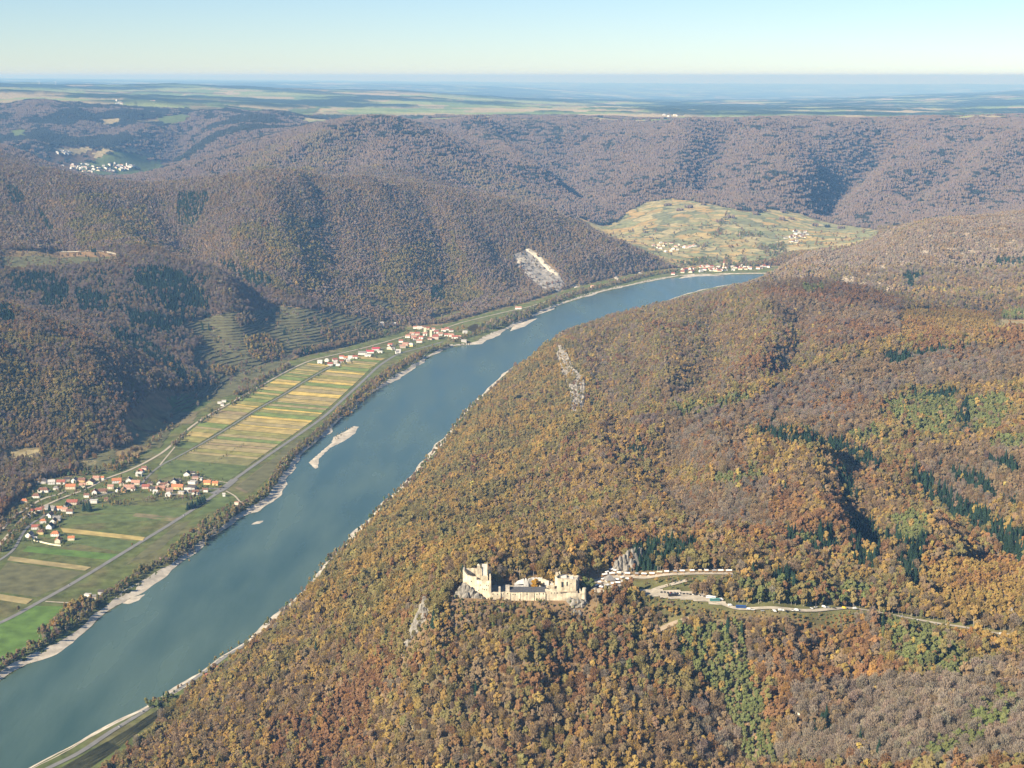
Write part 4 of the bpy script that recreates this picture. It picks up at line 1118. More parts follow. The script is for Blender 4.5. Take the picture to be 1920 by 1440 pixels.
R6 = [(-60, 1520), (20, 1476), (90, 1441), (150, 1411), (210, 1371), (260, 1340), (290, 1319), (330, 1291), (362, 1271), (395, 1250), (430, 1225), (470, 1202), (500, 1178)]
LN = {"lane": [(412, 917), (395, 916), (370, 921), (345, 926), (310, 927)], "spur": [(300, 872), (318, 850), (328, 838)], "field_way": [(430, 906), (412, 903), (388, 899)], "river_way": [(424, 921), (440, 930), (452, 942), (470, 945)],
      "barge_way": [(85, 1128), (120, 1130), (150, 1131)]}
def wl(pts, z=6.0, step=10):
    return dense(W(pts, z), step)
ribbon("river_road", wl(R3), 4.6, 4.6, .55, M_ASPH, "grey road between the vineyards and the river")
ribbon("farm_road", wl(R2), 2.6, 2.6, .5, M_ASPH, "narrow lane through the middle of the vineyards")
ribbon("railway", wl(R1, 8.0), 3.4, 3.4, .7, M_GRAVEL, "railway line along the foot of the wooded hills")
ribbon("village_road", wl(R4), 3.0, 3.0, .6, M_ASPH, "village street curving below the houses")
ribbon("upper_village_road", wl(R5, 8.0), 3.2, 3.2, .65, M_GRAVEL, "upper street curving above the railway")
ribbon("bank_road", wl(R6), 4.2, 4.2, .6, M_ASPH, "road along the right bank under the castle hill")
B6 = wl([(p[0] - 26, p[1] - 4) for p in R6][:8] + [(335, 1280), (365, 1262), (400, 1238), (440, 1213)])
ribbon("towpath", B6, 1.6, 1.6, .5, M_GRAVEL, "pale path between right bank road and water")
NMS = {"lane": "car_park", "spur": "farm_track", "field_way": "farm_track", "river_way": "farm_track", "barge_way": "farm_track"}
for k, v in LN.items():
    ribbon(NMS[k], wl(v), 4.5 if k == "lane" else 1.9, 4.5 if k == "lane" else 1.9, .52, M_ASPH if k == "lane" else M_GRAVEL, "lay-by" if False else None)
ribbon("junction_apron", wl([(398, 926), (418, 917), (440, 899)]), 9, 9, .50, M_ASPH)
def hill_ribbon(name, px, w, mat, label, lift=.6):
    H = np.array([hit(*p) for p in px])[:, :2]
    return ribbon(name, dense(H, 6), w, w, lift, mat, label)
hill_ribbon("castle_lane", LANE2, 2.7, M_GRAVEL, "lane through the woods to the castle car park", .9)
hill_ribbon("market_lane", LANE, 4.2, M_GRAVEL, "lane lined with market stalls beside the castle", .9)
hill_ribbon("forest_path", PATH, 3.2, M_SOILP, "pale dirt path in the woods right of the castle", .9)
hill_ribbon("forest_track", TRACK, 5.0, M_ROCKP, "pale forest track above the clearing", 1.6)
hill_ribbon("forest_track", [(215, 576), (255, 572), (296, 569)], 4.0, M_ROCKP, "pale forest track between dark spruces", 1.6)
hill_ribbon("ridge_track", [(1890, 1262), (1860, 1266), (1830, 1276)], 4.5, M_SOILP, "dirt track at the clearing on the right", 1.0)

# gravel banks along both shores
def arc_noise(n, sc_, off):
    s = np.arange(n) * 12.0
    return fbm(s / sc_ + off, np.full(n, off * 3.7), 3)
SL = dense(shoreL, 12); SR = dense(shoreR, 12)
nl = arc_noise(len(SL), 170, 2.2); nl2 = arc_noise(len(SL), 60, 8.1)
ribbon("gravel_bank", SL, 9 + 22 * np.clip(nl + .25, 0, 1), np.clip(3 + 26 * nl + 8 * nl2, 0.5, 30), .35, M_SAND, "pale gravel bank along the left shore", flat=-0.1)
nl = arc_noise(len(SR), 150, 5.2)
ribbon("gravel_bank", SR, np.clip(3 + 18 * nl, .5, 14), 5 + 9 * np.clip(nl + .3, 0, 1), .35, M_SAND, "narrow pale gravel bank along the right shore", flat=-0.1)

def patch(name, poly_px, spacing, hfun, mat, label=None, kind_="structure", zflat=None, colors=None, parent=None):
    """ground-following sheet inside an outline read off the photograph"""
    if zflat is not None:
        Pw = W(poly_px, zflat)
    else:
        Pw = np.array([hit(*p) for p in poly_px])[:, :2]
    x0, x1 = Pw[:, 0].min(), Pw[:, 0].max(); y0, y1 = Pw[:, 1].min(), Pw[:, 1].max()
    xs_ = np.arange(x0 - spacing, x1 + 2 * spacing, spacing); ys_ = np.arange(y0 - spacing, y1 + 2 * spacing, spacing)
    X, Y = np.meshgrid(xs_, ys_)
    ins = inside(X, Y, Pw); dd = dist_line(X, Y, Pw, True)
    sd = np.where(ins, dd, -dd)
    cx = (X[:-1, :-1] + X[1:, 1:]) / 2; cy = (Y[:-1, :-1] + Y[1:, 1:]) / 2
    kp = inside(cx, cy, Pw)
    Z = hfun(X, Y, sd)
    o = grid_obj(name, X, Y, Z, mat, keep=kp, colors=colors(X, Y, sd) if colors else None)
    tag(o, label, kind=kind_)
    if parent: o.parent = parent
    return o

BARS = [([(577, 867), (590, 880), (598, 877), (600, 860), (620, 840), (647, 827), (667, 813), (674, 800), (663, 798), (647, 808), (623, 820), (620, 830), (597, 850)], "long pale gravel island in the middle of the river"),
        ([(466, 985), (480, 977), (498, 975), (490, 982)], "small pale gravel islet near the left bank"),
        ([(226, 1131), (245, 1119), (275, 1113), (262, 1126), (240, 1134)], "flat gravel bar off the left bank"),
        ([(710, 722), (735, 716), (760, 703), (780, 690), (785, 680), (765, 684), (740, 698)], "pale gravel spit below the church village"),
        ([(955, 622), (985, 612), (1010, 596), (990, 600), (960, 612)], "pale gravel spit past the yellow field"),
        ([(1010, 590), (1040, 580), (1042, 574), (1020, 580)], "small gravel bar near the quarry"),
        ([(870, 648), (905, 645), (915, 636), (880, 640)], "thin gravel spit by the landing stage"),
        ([(1270, 523), (1310, 518), (1360, 517), (1320, 515), (1280, 518)], "pale gravel beach before the far town")]
for k, (poly, lb) in enumerate(BARS):
    patch("gravel_bar", poly, 2.5 if k < 3 else 4.0, lambda X, Y, sd: -0.25 + np.clip(sd, -4, 14) * .11 + .35 * fbm(X / 14, Y / 14, 3), M_SAND, lb, zflat=0)

# vineyard parcels and meadows on the valley floor
def xof(Rd, y):
    a = np.array(Rd, float)[::-1]
    return float(np.interp(y, a[:, 1], a[:, 0]))
def across(ya, Ra, Rb, slope):
    xa = xof(Ra, ya); yb = ya
    for _ in range(30):
        yb = ya + slope * (xof(Rb, yb) - xa)
    return (xa, ya), (xof(Rb, yb), yb)
def parcel(c, mat, name="vineyard_parcel", rows=True, label=None, z=6.12):
    """quad parcel with rows of vines running along it; corners a-b (upper edge) and d-c (lower edge), in plan"""
    a, b_, c_, d = [np.array(p) for p in c]
    wd_ = np.linalg.norm((a + b_) / 2 - (c_ + d) / 2)
    n = max(2, int(wd_ / (3.6 if rows else 12)))
    V, F = [], []
    m = 7
    for i in range(2 * n + 1):
        t = i / (2 * n)
        hgt = (1.5 if rows else 0.0) * (i % 2)
        for k in range(m):
            s = k / (m - 1)
            p = (a * (1 - t) + d * t) * (1 - s) + (b_ * (1 - t) + c_ * t) * s
            V.append((p[0], p[1], z + hgt * (.75 + .5 * random.random()) + random.random() * .1))
    for i in range(2 * n):
        for k in range(m - 1):
            q = i * m + k
            F.append((q, q + m, q + m + 1, q + 1))
    o = mesh_obj(name, V, F, mat)
    tag(o, label, kind="structure")
    return o
def band(Ra, Rb, ys_, cols, slope, gapa, gapb, where):
    for k in range(len(ys_) - 1):
        g = 0.6
        (xa, ya), (xb, yb) = across(ys_[k] + g, Ra, Rb, slope)
        (xd, yd), (xc, yc) = across(ys_[k + 1] - g, Ra, Rb, slope)
        P = W([(xa + gapa, ya + slope * gapa), (xb - gapb, yb - slope * gapb), (xc - gapb, yc - slope * gapb), (xd + gapa, yd + slope * gapa)], 6.0)
        c = cols[k % len(cols)]
        parcel(P, M_FIELD[c], rows=c not in ("meadow",), name="meadow" if c == "meadow" else "vineyard_parcel", label="%s vine parcel %s" % (c, where))
def split(y0, y1, w0, w1, seed, tail):
    rs = np.random.default_rng(seed); ys_ = [y0]; cs = []
    pool = ["gold", "olive", "green", "yellow", "tan", "olive", "green", "gold", "dull", "olive", "brown", "green", "gold", "tan"]
    last = ""
    while ys_[-1] < y1:
        f = (ys_[-1] - y0) / (y1 - y0)
        ys_.append(ys_[-1] + (w0 + (w1 - w0) * f) * rs.uniform(.45, 1.5))
        c = pool[rs.integers(len(pool))]
        while c == last: c = pool[rs.integers(len(pool))]
        cs.append(c); last = c
    for y, c in tail: ys_.append(y); cs.append(c)
    return ys_, cs
ysB, clB = split(667, 850, 3.4, 6.4, 5, [(862, "dull"), (888, "meadow")])
band(R2, R3, ysB, clB, .085, 6, 9, "between the farm lane and the river road")
ysA, clA = split(680, 812, 3.4, 7.0, 8, [(826, "olive"), (838, "meadow")])
band(R1, R2, ysA, clA, .10, 9, 5, "between the railway and the farm lane")
FP = [("gold", [(113, 990), (200, 1000), (272, 1008), (268, 1014), (190, 1008), (120, 997)][0:1] + [(272, 1008), (268, 1014), (118, 998)], True, "yellow strip below the near village"),
      ("bright", [(52, 1024), (228, 1040), (205, 1050), (42, 1034)], False, "bright green strip below the near village"),
      ("tan", [(20, 1044), (172, 1064), (160, 1070), (14, 1051)], True, "golden strip across the green meadow"),
      ("tan", [(-20, 1112), (62, 1124), (50, 1133), (-20, 1122)], True, "golden strip at the left edge"),
      ("bright", [(-30, 1178), (62, 1136), (140, 1137), (96, 1188)], False, "bright green field beside the river road"),
      ("bright", [(-30, 1178), (96, 1188), (20, 1238), (-40, 1262)], False, "bright green field by the riverside trees"),
      ("meadow", [(125, 968), (350, 960), (330, 974), (118, 984)], False, "green meadow below the near village"),
      ("tan", [(255, 962), (345, 970), (325, 978), (248, 968)], False, "pale mown patch in the meadow"),
      ("meadow", [(180, 945), (345, 952), (350, 962), (170, 962)], False, "green meadow under the garden trees"),
      ("green", [(60, 1003), (112, 1000), (262, 1016), (232, 1036)], False, "dark green meadow below the yellow strip"),
      ("dull", [(14, 1054), (158, 1073), (70, 1120), (-30, 1106)], False, "dull green meadow left of the river road"),
      ("dull", [(445, 912), (560, 822), (580, 830), (470, 925)], False, "brown green grassland between road and riverside trees"),
      ("brown", [(440, 915), (500, 868), (520, 875), (462, 925)], False, "brown ploughed strip by the river road"),
      ("green", [(398, 935), (426, 930), (436, 945), (360, 972)], False, "bright meadow below the road junction"),
      ("dull", [(330, 985), (360, 975), (300, 1030), (232, 1062)], False, "dull grassland between road and river trees"),
      ("yellow", [(874, 615), (890, 608), (912, 611), (893, 628)], True, "yellow field by the river past the church village"),
      ("olive", [(840, 632), (870, 627), (880, 640), (835, 645)], False, "olive meadow in front of the church village"),
      ("green", [(905, 610), (985, 580), (1000, 584), (925, 612)], False, "green meadow below the railway"),
      ("meadow", [(300, 868), (362, 850), (400, 866), (295, 900)], False, "green meadow right of the farm lane"),
      ("meadow", [(375, 885), (440, 850), (480, 862), (425, 898)], False, "green meadow left of the river road")]
for k, (c, q, rows, lb) in enumerate(FP):
    parcel(W(q, 6.0), M_FIELD[c], "vineyard_parcel" if rows else "meadow", rows, lb, z=6.10 + .04 * (k % 3) if rows else 6.06 + .02 * (k % 4))
# young vines on the strip under the bank road
parcel(W([(200, 1392), (305, 1326), (318, 1330), (225, 1400)], 6.0), M_FIELD["dull"], "vineyard_parcel", True, "rows of young vines beside the right bank road")
parcel(W([(60, 1470), (200, 1392), (225, 1402), (110, 1480)], 6.0), M_FIELD["dull"], "vineyard_parcel", True, "rows of young vines at the lower left under the road")

# meadows on the slopes (follow the ground)
def lifted(d):
    return lambda X, Y, sd: ground(X, Y) + d
SLOPEF = [("green", [(312, 748), (345, 738), (398, 752), (372, 770), (330, 772)], "green meadow on the slope above the railway"),
          ("gold", [(240, 786), (290, 782), (340, 796), (322, 806), (260, 800)], "golden vineyard on the slope left of the railway"),
          ("tan", [(315, 770), (372, 772), (360, 795), (330, 795), (312, 785)], "striped vineyard slope above the railway"),
          ("dull", [(245, 800), (320, 808), (300, 840), (250, 832)], "dull green slope beside the railway"),
          ("pale", [(125, 862), (160, 852), (185, 868), (150, 880), (115, 878)], "pale mown hollow behind the near village"),
          ("dull", [(105, 870), (140, 845), (215, 842), (220, 872), (185, 886), (120, 888)], "rough meadow behind the near village"),
          ("pale", [(22, 846), (72, 843), (76, 856), (22, 860)], "striped vineyard terrace above the near village"),
          ("dull", [(0, 481), (70, 480), (214, 481), (206, 492), (140, 503), (70, 508), (0, 510)], "grey green felled clearing on the hill"),
          ("pale", [(1876, 600), (1925, 604), (1925, 616), (1878, 610)], "pale ridge meadow at the right edge")]
for c, q, lb in SLOPEF:
    patch("meadow", q, 6.0, lifted(.7), M_FIELD[c], lb)

# stepped vine terraces: banks along the contour lines of the slope
M_TERR = plain_mat("terrace_bank", (0.110, 0.100, 0.058), 0.95, 0.4, 0.2)
def contour_lines(X, Y, Z, M, lev):
    segs = []
    for i in range(X.shape[0] - 1):
        for j in range(X.shape[1] - 1):
            if not M[i, j]: continue
            zs = (Z[i, j] - lev, Z[i, j + 1] - lev, Z[i + 1, j + 1] - lev, Z[i + 1, j] - lev)
            if min(zs) > 0 or max(zs) < 0: continue
            ps = ((X[i, j], Y[i, j]), (X[i, j + 1], Y[i, j + 1]), (X[i + 1, j + 1], Y[i + 1, j + 1]), (X[i + 1, j], Y[i + 1, j]))
            c = []
            for k in range(4):
                a, b2 = zs[k], zs[(k + 1) % 4]
                if (a > 0) != (b2 > 0):
                    t = a / (a - b2)
                    c.append((ps[k][0] + (ps[(k + 1) % 4][0] - ps[k][0]) * t, ps[k][1] + (ps[(k + 1) % 4][1] - ps[k][1]) * t))
            if len(c) == 2: segs.append(c)
    lines = []
    key = lambda p: (round(p[0], 2), round(p[1], 2))
    nb = {}
    for s, (a, b2) in enumerate(segs):
        nb.setdefault(key(a), []).append((s, 0)); nb.setdefault(key(b2), []).append((s, 1))
    used = set()
    for s0 in range(len(segs)):
        if s0 in used: continue
        used.add(s0); line = list(segs[s0])
        for end in (1, 0):
            while True:
                p = line[-1] if end else line[0]
                nx = [(s, e) for s, e in nb.get(key(p), []) if s not in used]
                if not nx: break
                s, e = nx[0]; used.add(s); q = segs[s][1 - e]
                if end: line.append(q)
                else: line.insert(0, q)
        if len(line) > 4: lines.append(np.array(line))
    return lines
TC = ["green", "olive", "green", "dull", "olive", "green", "meadow"]
for k, poly in enumerate(TERR):
    slope_o = patch("vineyard_terraces", poly, 6.0, lifted(.6), M_FIELD[["dull", "dull", "olive", "olive"][k]], "grassed vine terraces stepping up the slope, part %s" % "abcdefg"[k] if False else "grassed vine terraces on the far slope")
    Pw = np.array([hit(*p) for p in poly])[:, :2]
    st = 8.0
    X, Y = np.meshgrid(np.arange(Pw[:, 0].min(), Pw[:, 0].max(), st), np.arange(Pw[:, 1].min(), Pw[:, 1].max(), st))
    Zg = ground(X, Y) + 3.4 * fbm(X / 75, Y / 75, 2); ins = inside(X + st / 2, Y + st / 2, Pw)
    step_h = 6.5
    for lev in np.arange(math.floor(Zg.min()) + 2, Zg.max(), step_h):
        for L in contour_lines(X, Y, Zg, ins, lev):
            if len(L) < 6: continue
            if L[0, 0] > L[-1, 0]: L = L[::-1]
            L = L + np.random.default_rng(int(lev * 7)).normal(0, .5, L.shape)
            N_ = normals2(L)
            zz = ground(L[:, 0], L[:, 1])
            hh = 3.2 + 3.4 * fbm(L[:, 0] / 25, L[:, 1] / 25, 2)
            V, F = [], []
            for i in range(len(L)):
                for off, up in ((-2.6, -.5), (-1.8, 1.0), (1.6, .9), (2.4, -.5)):
                    p = L[i] + N_[i] * off
                    V.append((p[0], p[1], zz[i] + (hh[i] * up if up > 0 else up)))
            for i in range(len(L) - 1):
                for q in range(3):
                    F.append((i * 4 + q, i * 4 + q + 1, i * 4 + q + 5, i * 4 + q + 4))
            mesh_obj("terrace_bank", V, F, M_TERR, parent=slope_o)

# the vine-covered basin at the far bend: parcels laid over the slope
bp_w = np.array([hit(*p) for p in BASIN])[:, :2]
def basin_col(X, Y, sd):
    wx = X + 35 * fbm(X / 200, Y / 200, 2); wy = Y + 60 * fbm(X / 230 + 4, Y / 230, 2)
    c1, ed = cells(wx + .25 * wy, wy - .15 * wx, 95, 75, True)
    P_ = np.array([(0.42, 0.33, 0.15), (0.33, 0.29, 0.15), (0.24, 0.25, 0.13), (0.38, 0.28, 0.125), (0.27, 0.26, 0.14), (0.20, 0.215, 0.12), (0.38, 0.33, 0.18), (0.19, 0.20, 0.12)])
    big = fbm(X / 420 + 2, Y / 420, 2)
    idx = np.where(big > .05, c1 % 4, 2 + c1 % 6)
    out_ = P_[idx] * .80 * (1 + .12 * fbm(X / 30, Y / 12, 2))[..., None]
    return mixc(out_, (0.095, 0.105, 0.062), (ed < .10) * (fbm(X / 60, Y / 60, 2) > -.25))
M_BASIN = attr_mat("vine_basin", "ground_color", var=.25, scale=.03, bump=1.0, bscale=.08)
patch("vineyard_basin", BASIN, 10.0, lifted(2.0), M_BASIN, "patchwork of yellow and green vineyards on the slope at the far bend", colors=basin_col)
# far valley farmland by the distant town
for poly, c in FARM:
    patch("meadow", poly, 28, lifted(4), M_FIELD[c], "%s far field among the hazy wooded hills" % {"green": "green", "pale": "pale", "tan": "tan"}[c])
patch("meadow", [(268, 335), (300, 331), (345, 333), (350, 338), (280, 341)], 25, lifted(3), M_FIELD["tan"], "tan field between two hill crests")

patch("car_park", [(1203, 1117), (1212, 1106), (1262, 1107), (1318, 1113), (1352, 1125), (1366, 1136), (1340, 1134), (1300, 1127), (1250, 1123)], 3.0, lifted(.85), M_GRAVEL, "pale gravel car park full of vehicles beside the castle lane")
patch("market_square", [(1108, 1108), (1122, 1092), (1140, 1070), (1166, 1070), (1186, 1080), (1184, 1092), (1160, 1102), (1130, 1110)], 3.0, lifted(.8), M_GRAVEL, "pale trodden square with market stalls beside the castle")
hill_ribbon("meadow_track", [(1212, 1114), (1235, 1103), (1262, 1096), (1288, 1089)], 3.0, M_GRAVEL, "pale gravel track climbing from the car park", .95)
# bare rock: quarry, cliff and scree, broken up in depth
def rocky(h, s):
    def f(X, Y, sd):
        e = smooth(np.clip(sd, 0, 99) / (3 * s))
        r = 1 - np.abs(fbm(X / (7 * s), Y / (9 * s), 4)) * 2
        return ground(X, Y) - .6 + e * (h * .45 + h * .6 * r + h * .5 * fbm(X / (2.2 * s), Y / (2.2 * s), 3))
    return f
M_QUARRY = plain_mat("quarry_face", (0.29, 0.27, 0.24), 0.95, 0.4, 0.04, 2.0, 0.12)
patch("quarry_face", QUARRY, 4.0, rocky(7, 2.5), M_QUARRY, "grey quarried rock face on the left bank hill")
patch("quarry_face", [(985, 470), (992, 468), (1012, 480), (1035, 505), (1048, 516), (1046, 521), (1030, 512), (1008, 488)], 3.0, lambda X, Y, sd: rocky(3, 2)(X, Y, sd) + 6.5, M_ROCKP, "pale yellow haul road down the quarry")
patch("quarry_face", [(968, 488), (983, 484), (995, 494), (985, 499), (972, 496)], 3.0, lambda X, Y, sd: rocky(3, 2)(X, Y, sd) + 6.5, M_ROCKP, "pale yellow working floor of the quarry")
for s_, lb in zip(SCARS, ("pale rock chute right of the quarry", "short pale rock scar above the bank trees", "thin pale rock scar near the far bend")):
    patch("rock_scar", s_, 3.0, rocky(4, 2), M_ROCKP, lb)
patch("cliff", CLIFF, 2.0, rocky(13, 1.6), M_ROCK, "grey limestone cliff on the ridge above the river")
for q, lb in [([(1050, 626), (1064, 622), (1072, 632), (1062, 644), (1050, 640)], "dark crag on the skyline over the river"),
              ([(1400, 884), (1416, 880), (1422, 892), (1408, 902)], "pale rocks among the trees in mid slope"),
              ([(1478, 1318), (1500, 1330), (1512, 1352), (1496, 1350)], "pale boulders on the bare slope lower right"),
              ([(1790, 1432), (1815, 1420), (1840, 1425), (1838, 1445), (1795, 1445)], "pale scree at the bottom right edge"),
              ([(1895, 1405), (1925, 1395), (1925, 1440), (1900, 1432)], "pale scree in the bottom right corner"),
              ([(1898, 790), (1925, 788), (1925, 802), (1902, 804)], "white rock at the right edge"),
              ([(1886, 1150), (1900, 1138), (1906, 1160), (1892, 1166)], "grey rock above the lane on the right")]:
    patch("rock_outcrop", q, 1.6, rocky(8, 1.1), M_ROCK if "pale" not in lb and "white" not in lb else M_ROCKP, lb)

# ------------------------------------------------------------------ trees of the valley floor (riverside belt, hedges, gardens)
VP, VK, VS, VT = [], [], [], []
def add_tree(x, y, s, names, kn=None, z=None, sy=None):
    k = names[rng.integers(len(names))]
    VP.append((x, y, float(ground(x, y)) - .2 if z is None else z))
    if kn is None:
        kn = "c_spruce_%d" % rng.integers(2) if k == SPRUCE else ("b_bare_%d" % rng.integers(3) if k in (GREY, PURPLE) and rng.random() < .6 else "a_broad_%d" % rng.integers(4))
    VK.append(KID[kn]); VS.append((s * rng.uniform(.9, 1.15), s * rng.uniform(.9, 1.15), (sy or s) * rng.uniform(.85, 1.15)))
    VT.append(np.clip(PAL[k] * (1 + rng.normal(0, .18)) * (1 + rng.normal(0, .06, 3)), .012, .6))
def belt(px, w, sp_, s, names, dens_=.9, kn=None, gaps=0):
    L = dense(W(px, 6.0), sp_); N_ = normals2(L)
    for i, p in enumerate(L):
        if gaps and fbm(np.array([i * sp_ / 90.0]), np.array([w * 3.3]), 2)[0] < gaps - .5: continue
        for o in np.arange(-w / 2, w / 2 + .1, sp_):
            if rng.random() < dens_:
                q = p + N_[i] * (o + rng.uniform(-.4, .4) * sp_) + rng.uniform(-.4, .4, 2) * sp_
                add_tree(q[0], q[1], s * rng.uniform(.6, 1.25), names, kn)
BANKT = [OLIVE, OLIVE, BROWN, GREY, GREEN, OLIVE]
belt([(-420, 1540), (-150, 1362), (-60, 1290), (20, 1240), (83, 1206), (150, 1162), (187, 1128), (233, 1100), (267, 1074), (333, 1042), (370, 1015), (400, 996), (440, 962), (470, 944), (500, 921), (527, 882), (547, 856), (593, 817), (633, 780), (668, 748), (690, 724), (740, 692), (772, 674), (800, 660), (840, 648)],
     13, 6.0, .62, BANKT, .95)
belt([(88, 1196), (120, 1165), (165, 1130)], 26, 7.0, .85, [OLIVE, GOLD, BROWN, OLIVE], .8)
belt([(330, 1035), (380, 995), (440, 955)], 26, 8.0, .7, [OLIVE, BROWN, GREEN], .45)
belt([(640, 778), (690, 735), (740, 696), (790, 668)], 26, 8, .75, [OLIVE, GREY, BROWN, GOLD], .7)
belt([(850, 642), (890, 628), (915, 622)], 14, 7, .7, BANKT, .6)
belt([(915, 618), (940, 606), (965, 600), (985, 592)], 60, 9, 1.0, [OLIVE, OLIVE, GREY, GREEN], .8)
belt([(985, 590), (1015, 578), (1040, 566)], 30, 9, .9, BANKT, .7)
belt([(1040, 566), (1100, 547), (1160, 532), (1220, 517), (1262, 511)], 34, 9, .85, [OLIVE, GREY, BROWN, OLIVE], .75)
belt([(1262, 511), (1330, 508), (1400, 508)], 30, 12, .8, BANKT, .5)
# scrub along the lanes and the railway
belt([(302, 880), (340, 858), (390, 832), (440, 801), (490, 770), (540, 741), (580, 716), (612, 697)], 4, 6, .28, [OLIVE, BROWN, GREEN], .75)
belt([(330, 838), (360, 805), (400, 780), (450, 752), (500, 722)], 12, 7, .6, [OLIVE, GREY, BROWN, GREEN], .75, gaps=.4)
belt([(445, 742), (480, 722), (520, 700), (545, 688)], 22, 8, .75, [OLIVE, GREY, BROWN], .8)
belt([(560, 668), (610, 655), (660, 645), (710, 632), (750, 620)], 30, 9, .8, [OLIVE, BROWN, GREEN, GREY], .7)
belt([(262, 850), (290, 830), (320, 800)], 10, 8, .6, [OLIVE, BROWN], .5)
belt([(205, 885), (228, 872), (250, 862)], 34, 8, .8, [OLIVE, GOLD, GREEN, BROWN], .8)
belt([(60, 900), (100, 893), (150, 890), (185, 888)], 26, 8, .75, [OLIVE, GREEN, OLIVE], .8)
belt([(20, 940), (45, 922), (70, 905)], 30, 8, .8, [OLIVE, BROWN, GOLD], .7)
belt([(-20, 1005), (10, 985), (40, 960), (60, 950)], 16, 8, .7, [BROWN, OLIVE], .7)
belt([(0, 1035), (15, 1018), (28, 1000), (45, 982), (62, 965)], 14, 7, .6, [OLIVE, GREEN, BROWN, GOLD], .7)
belt([(100, 938), (130, 930), (160, 924)], 14, 7, .55, [OLIVE, GREEN, BROWN], .6)
belt([(150, 950), (190, 938), (215, 948), (250, 945), (290, 938), (330, 936), (360, 938)], 24, 9, .55, [OLIVE, GREY, BROWN, OLIVE], .55)
belt([(377, 886), (410, 863), (457, 834)], 3, 7, .28, [OLIVE, GREEN], .8)
belt([(395, 1010), (340, 1045), (300, 1062)], 18, 12, .4, [OLIVE, BROWN], .4)
# right bank: shrubs between road and water, wood at the water's edge
belt([(300, 1316), (340, 1287), (380, 1258), (430, 1216), (480, 1184)], 5, 8, .42, [OLIVE, GREY, PINE], .6)
belt([(292, 1330), (305, 1318), (318, 1308)], 26, 7, .75, [GREEN, OLIVE, SPRUCE], .9)
belt([(500, 1166), (540, 1135), (580, 1098), (610, 1050), (640, 1024)], 8, 8, .55, [OLIVE, GREY, GREEN], .6)
belt([(615, 1052), (650, 1022), (690, 982), (720, 948), (768, 905), (805, 862), (845, 815), (875, 773), (905, 745)], 10, 8, .6, [OLIVE, BROWN, GREEN], .7)
# terraces: hedges and thickets between the plots
def thicket(poly, d0, d1, sp_, s, names, dens_=.8, kn=None):
    Pw = np.array([hit(*p) for p in poly])[:, :2]
    X, Y = np.meshgrid(np.arange(Pw[:, 0].min(), Pw[:, 0].max(), sp_), np.arange(Pw[:, 1].min(), Pw[:, 1].max(), sp_))
    X = X + rng.uniform(-.45, .45, X.shape) * sp_; Y = Y + rng.uniform(-.45, .45, Y.shape) * sp_
    m_ = inside(X, Y, Pw) & (rng.random(X.shape) < dens_)
    for x, y in zip(X[m_], Y[m_]):
        add_tree(x, y, s * rng.uniform(.65, 1.25), names, kn)
thicket([(452, 638), (500, 632), (530, 655), (535, 668), (500, 680), (480, 678)], 4, 6, 9, .9, [OLIVE, GOLD, OLIVE, BROWN], .95)
thicket([(438, 598), (475, 590), (478, 610), (450, 615)], 4, 6, 9, .85, [BROWN, GREY, GOLD], .9)
thicket([(395, 690), (430, 690), (450, 700), (425, 705), (395, 700)], 4, 6, 9, .8, [BROWN, GOLD, OLIVE], .8)
thicket([(600, 620), (690, 618), (700, 630), (640, 640), (600, 640)], 4, 7, 10, .85, [OLIVE, BROWN, GREY], .8)
thicket([(690, 606), (735, 600), (755, 612), (720, 618)], 4, 7, 10, .8, [PURPLE, OLIVE, GREY], .9)
thicket([(1100, 440), (1180, 470), (1180, 478), (1090, 450)], 7, 9, 22, 1.1, [OLIVE, GREY], .5)
for q in ([(1345, 495), (1365, 482), (1372, 498)], [(1380, 498), (1395, 480), (1405, 500)], [(1405, 497), (1425, 484), (1432, 498)], [(1300, 470), (1320, 462), (1325, 468)], [(1420, 465), (1470, 458), (1475, 480), (1440, 485)], [(1350, 505), (1420, 503), (1420, 498), (1350, 500)], [(1260, 496), (1330, 482), (1335, 500), (1280, 502)], [(1380, 446), (1385, 436), (1430, 440), (1430, 446)], [(1335, 445), (1352, 415), (1362, 400), (1366, 402), (1356, 425), (1345, 448)]):
    thicket(q, 6, 9, 16, 1.15, [OLIVE, GREEN, GREY], .55)
for k in range(26):                                      # clumps of brush between the terraces
    qx, qy = rng.uniform(380, 740), rng.uniform(585, 725)
    if not inside(np.array([qx]), np.array([qy]), TERR[0])[0]: continue
    L_, H_ = rng.uniform(8, 26), rng.uniform(2.5, 5)
    thicket([(qx - L_, qy + .15 * L_ - H_), (qx + L_, qy - .15 * L_ - H_), (qx + L_, qy - .15 * L_ + H_), (qx - L_, qy + .15 * L_ + H_)], 3, 7, 10, .62, [OLIVE, BROWN, GREY, GREEN], .6)
# river island scrub
for x, y in W([(628, 818), (636, 815), (642, 812), (650, 806), (655, 803), (640, 818), (632, 822)], 1):
    for _ in range(3):
        add_tree(x + rng.uniform(-8, 8), y + rng.uniform(-10, 10), .25, [OLIVE, BROWN], z=.4)

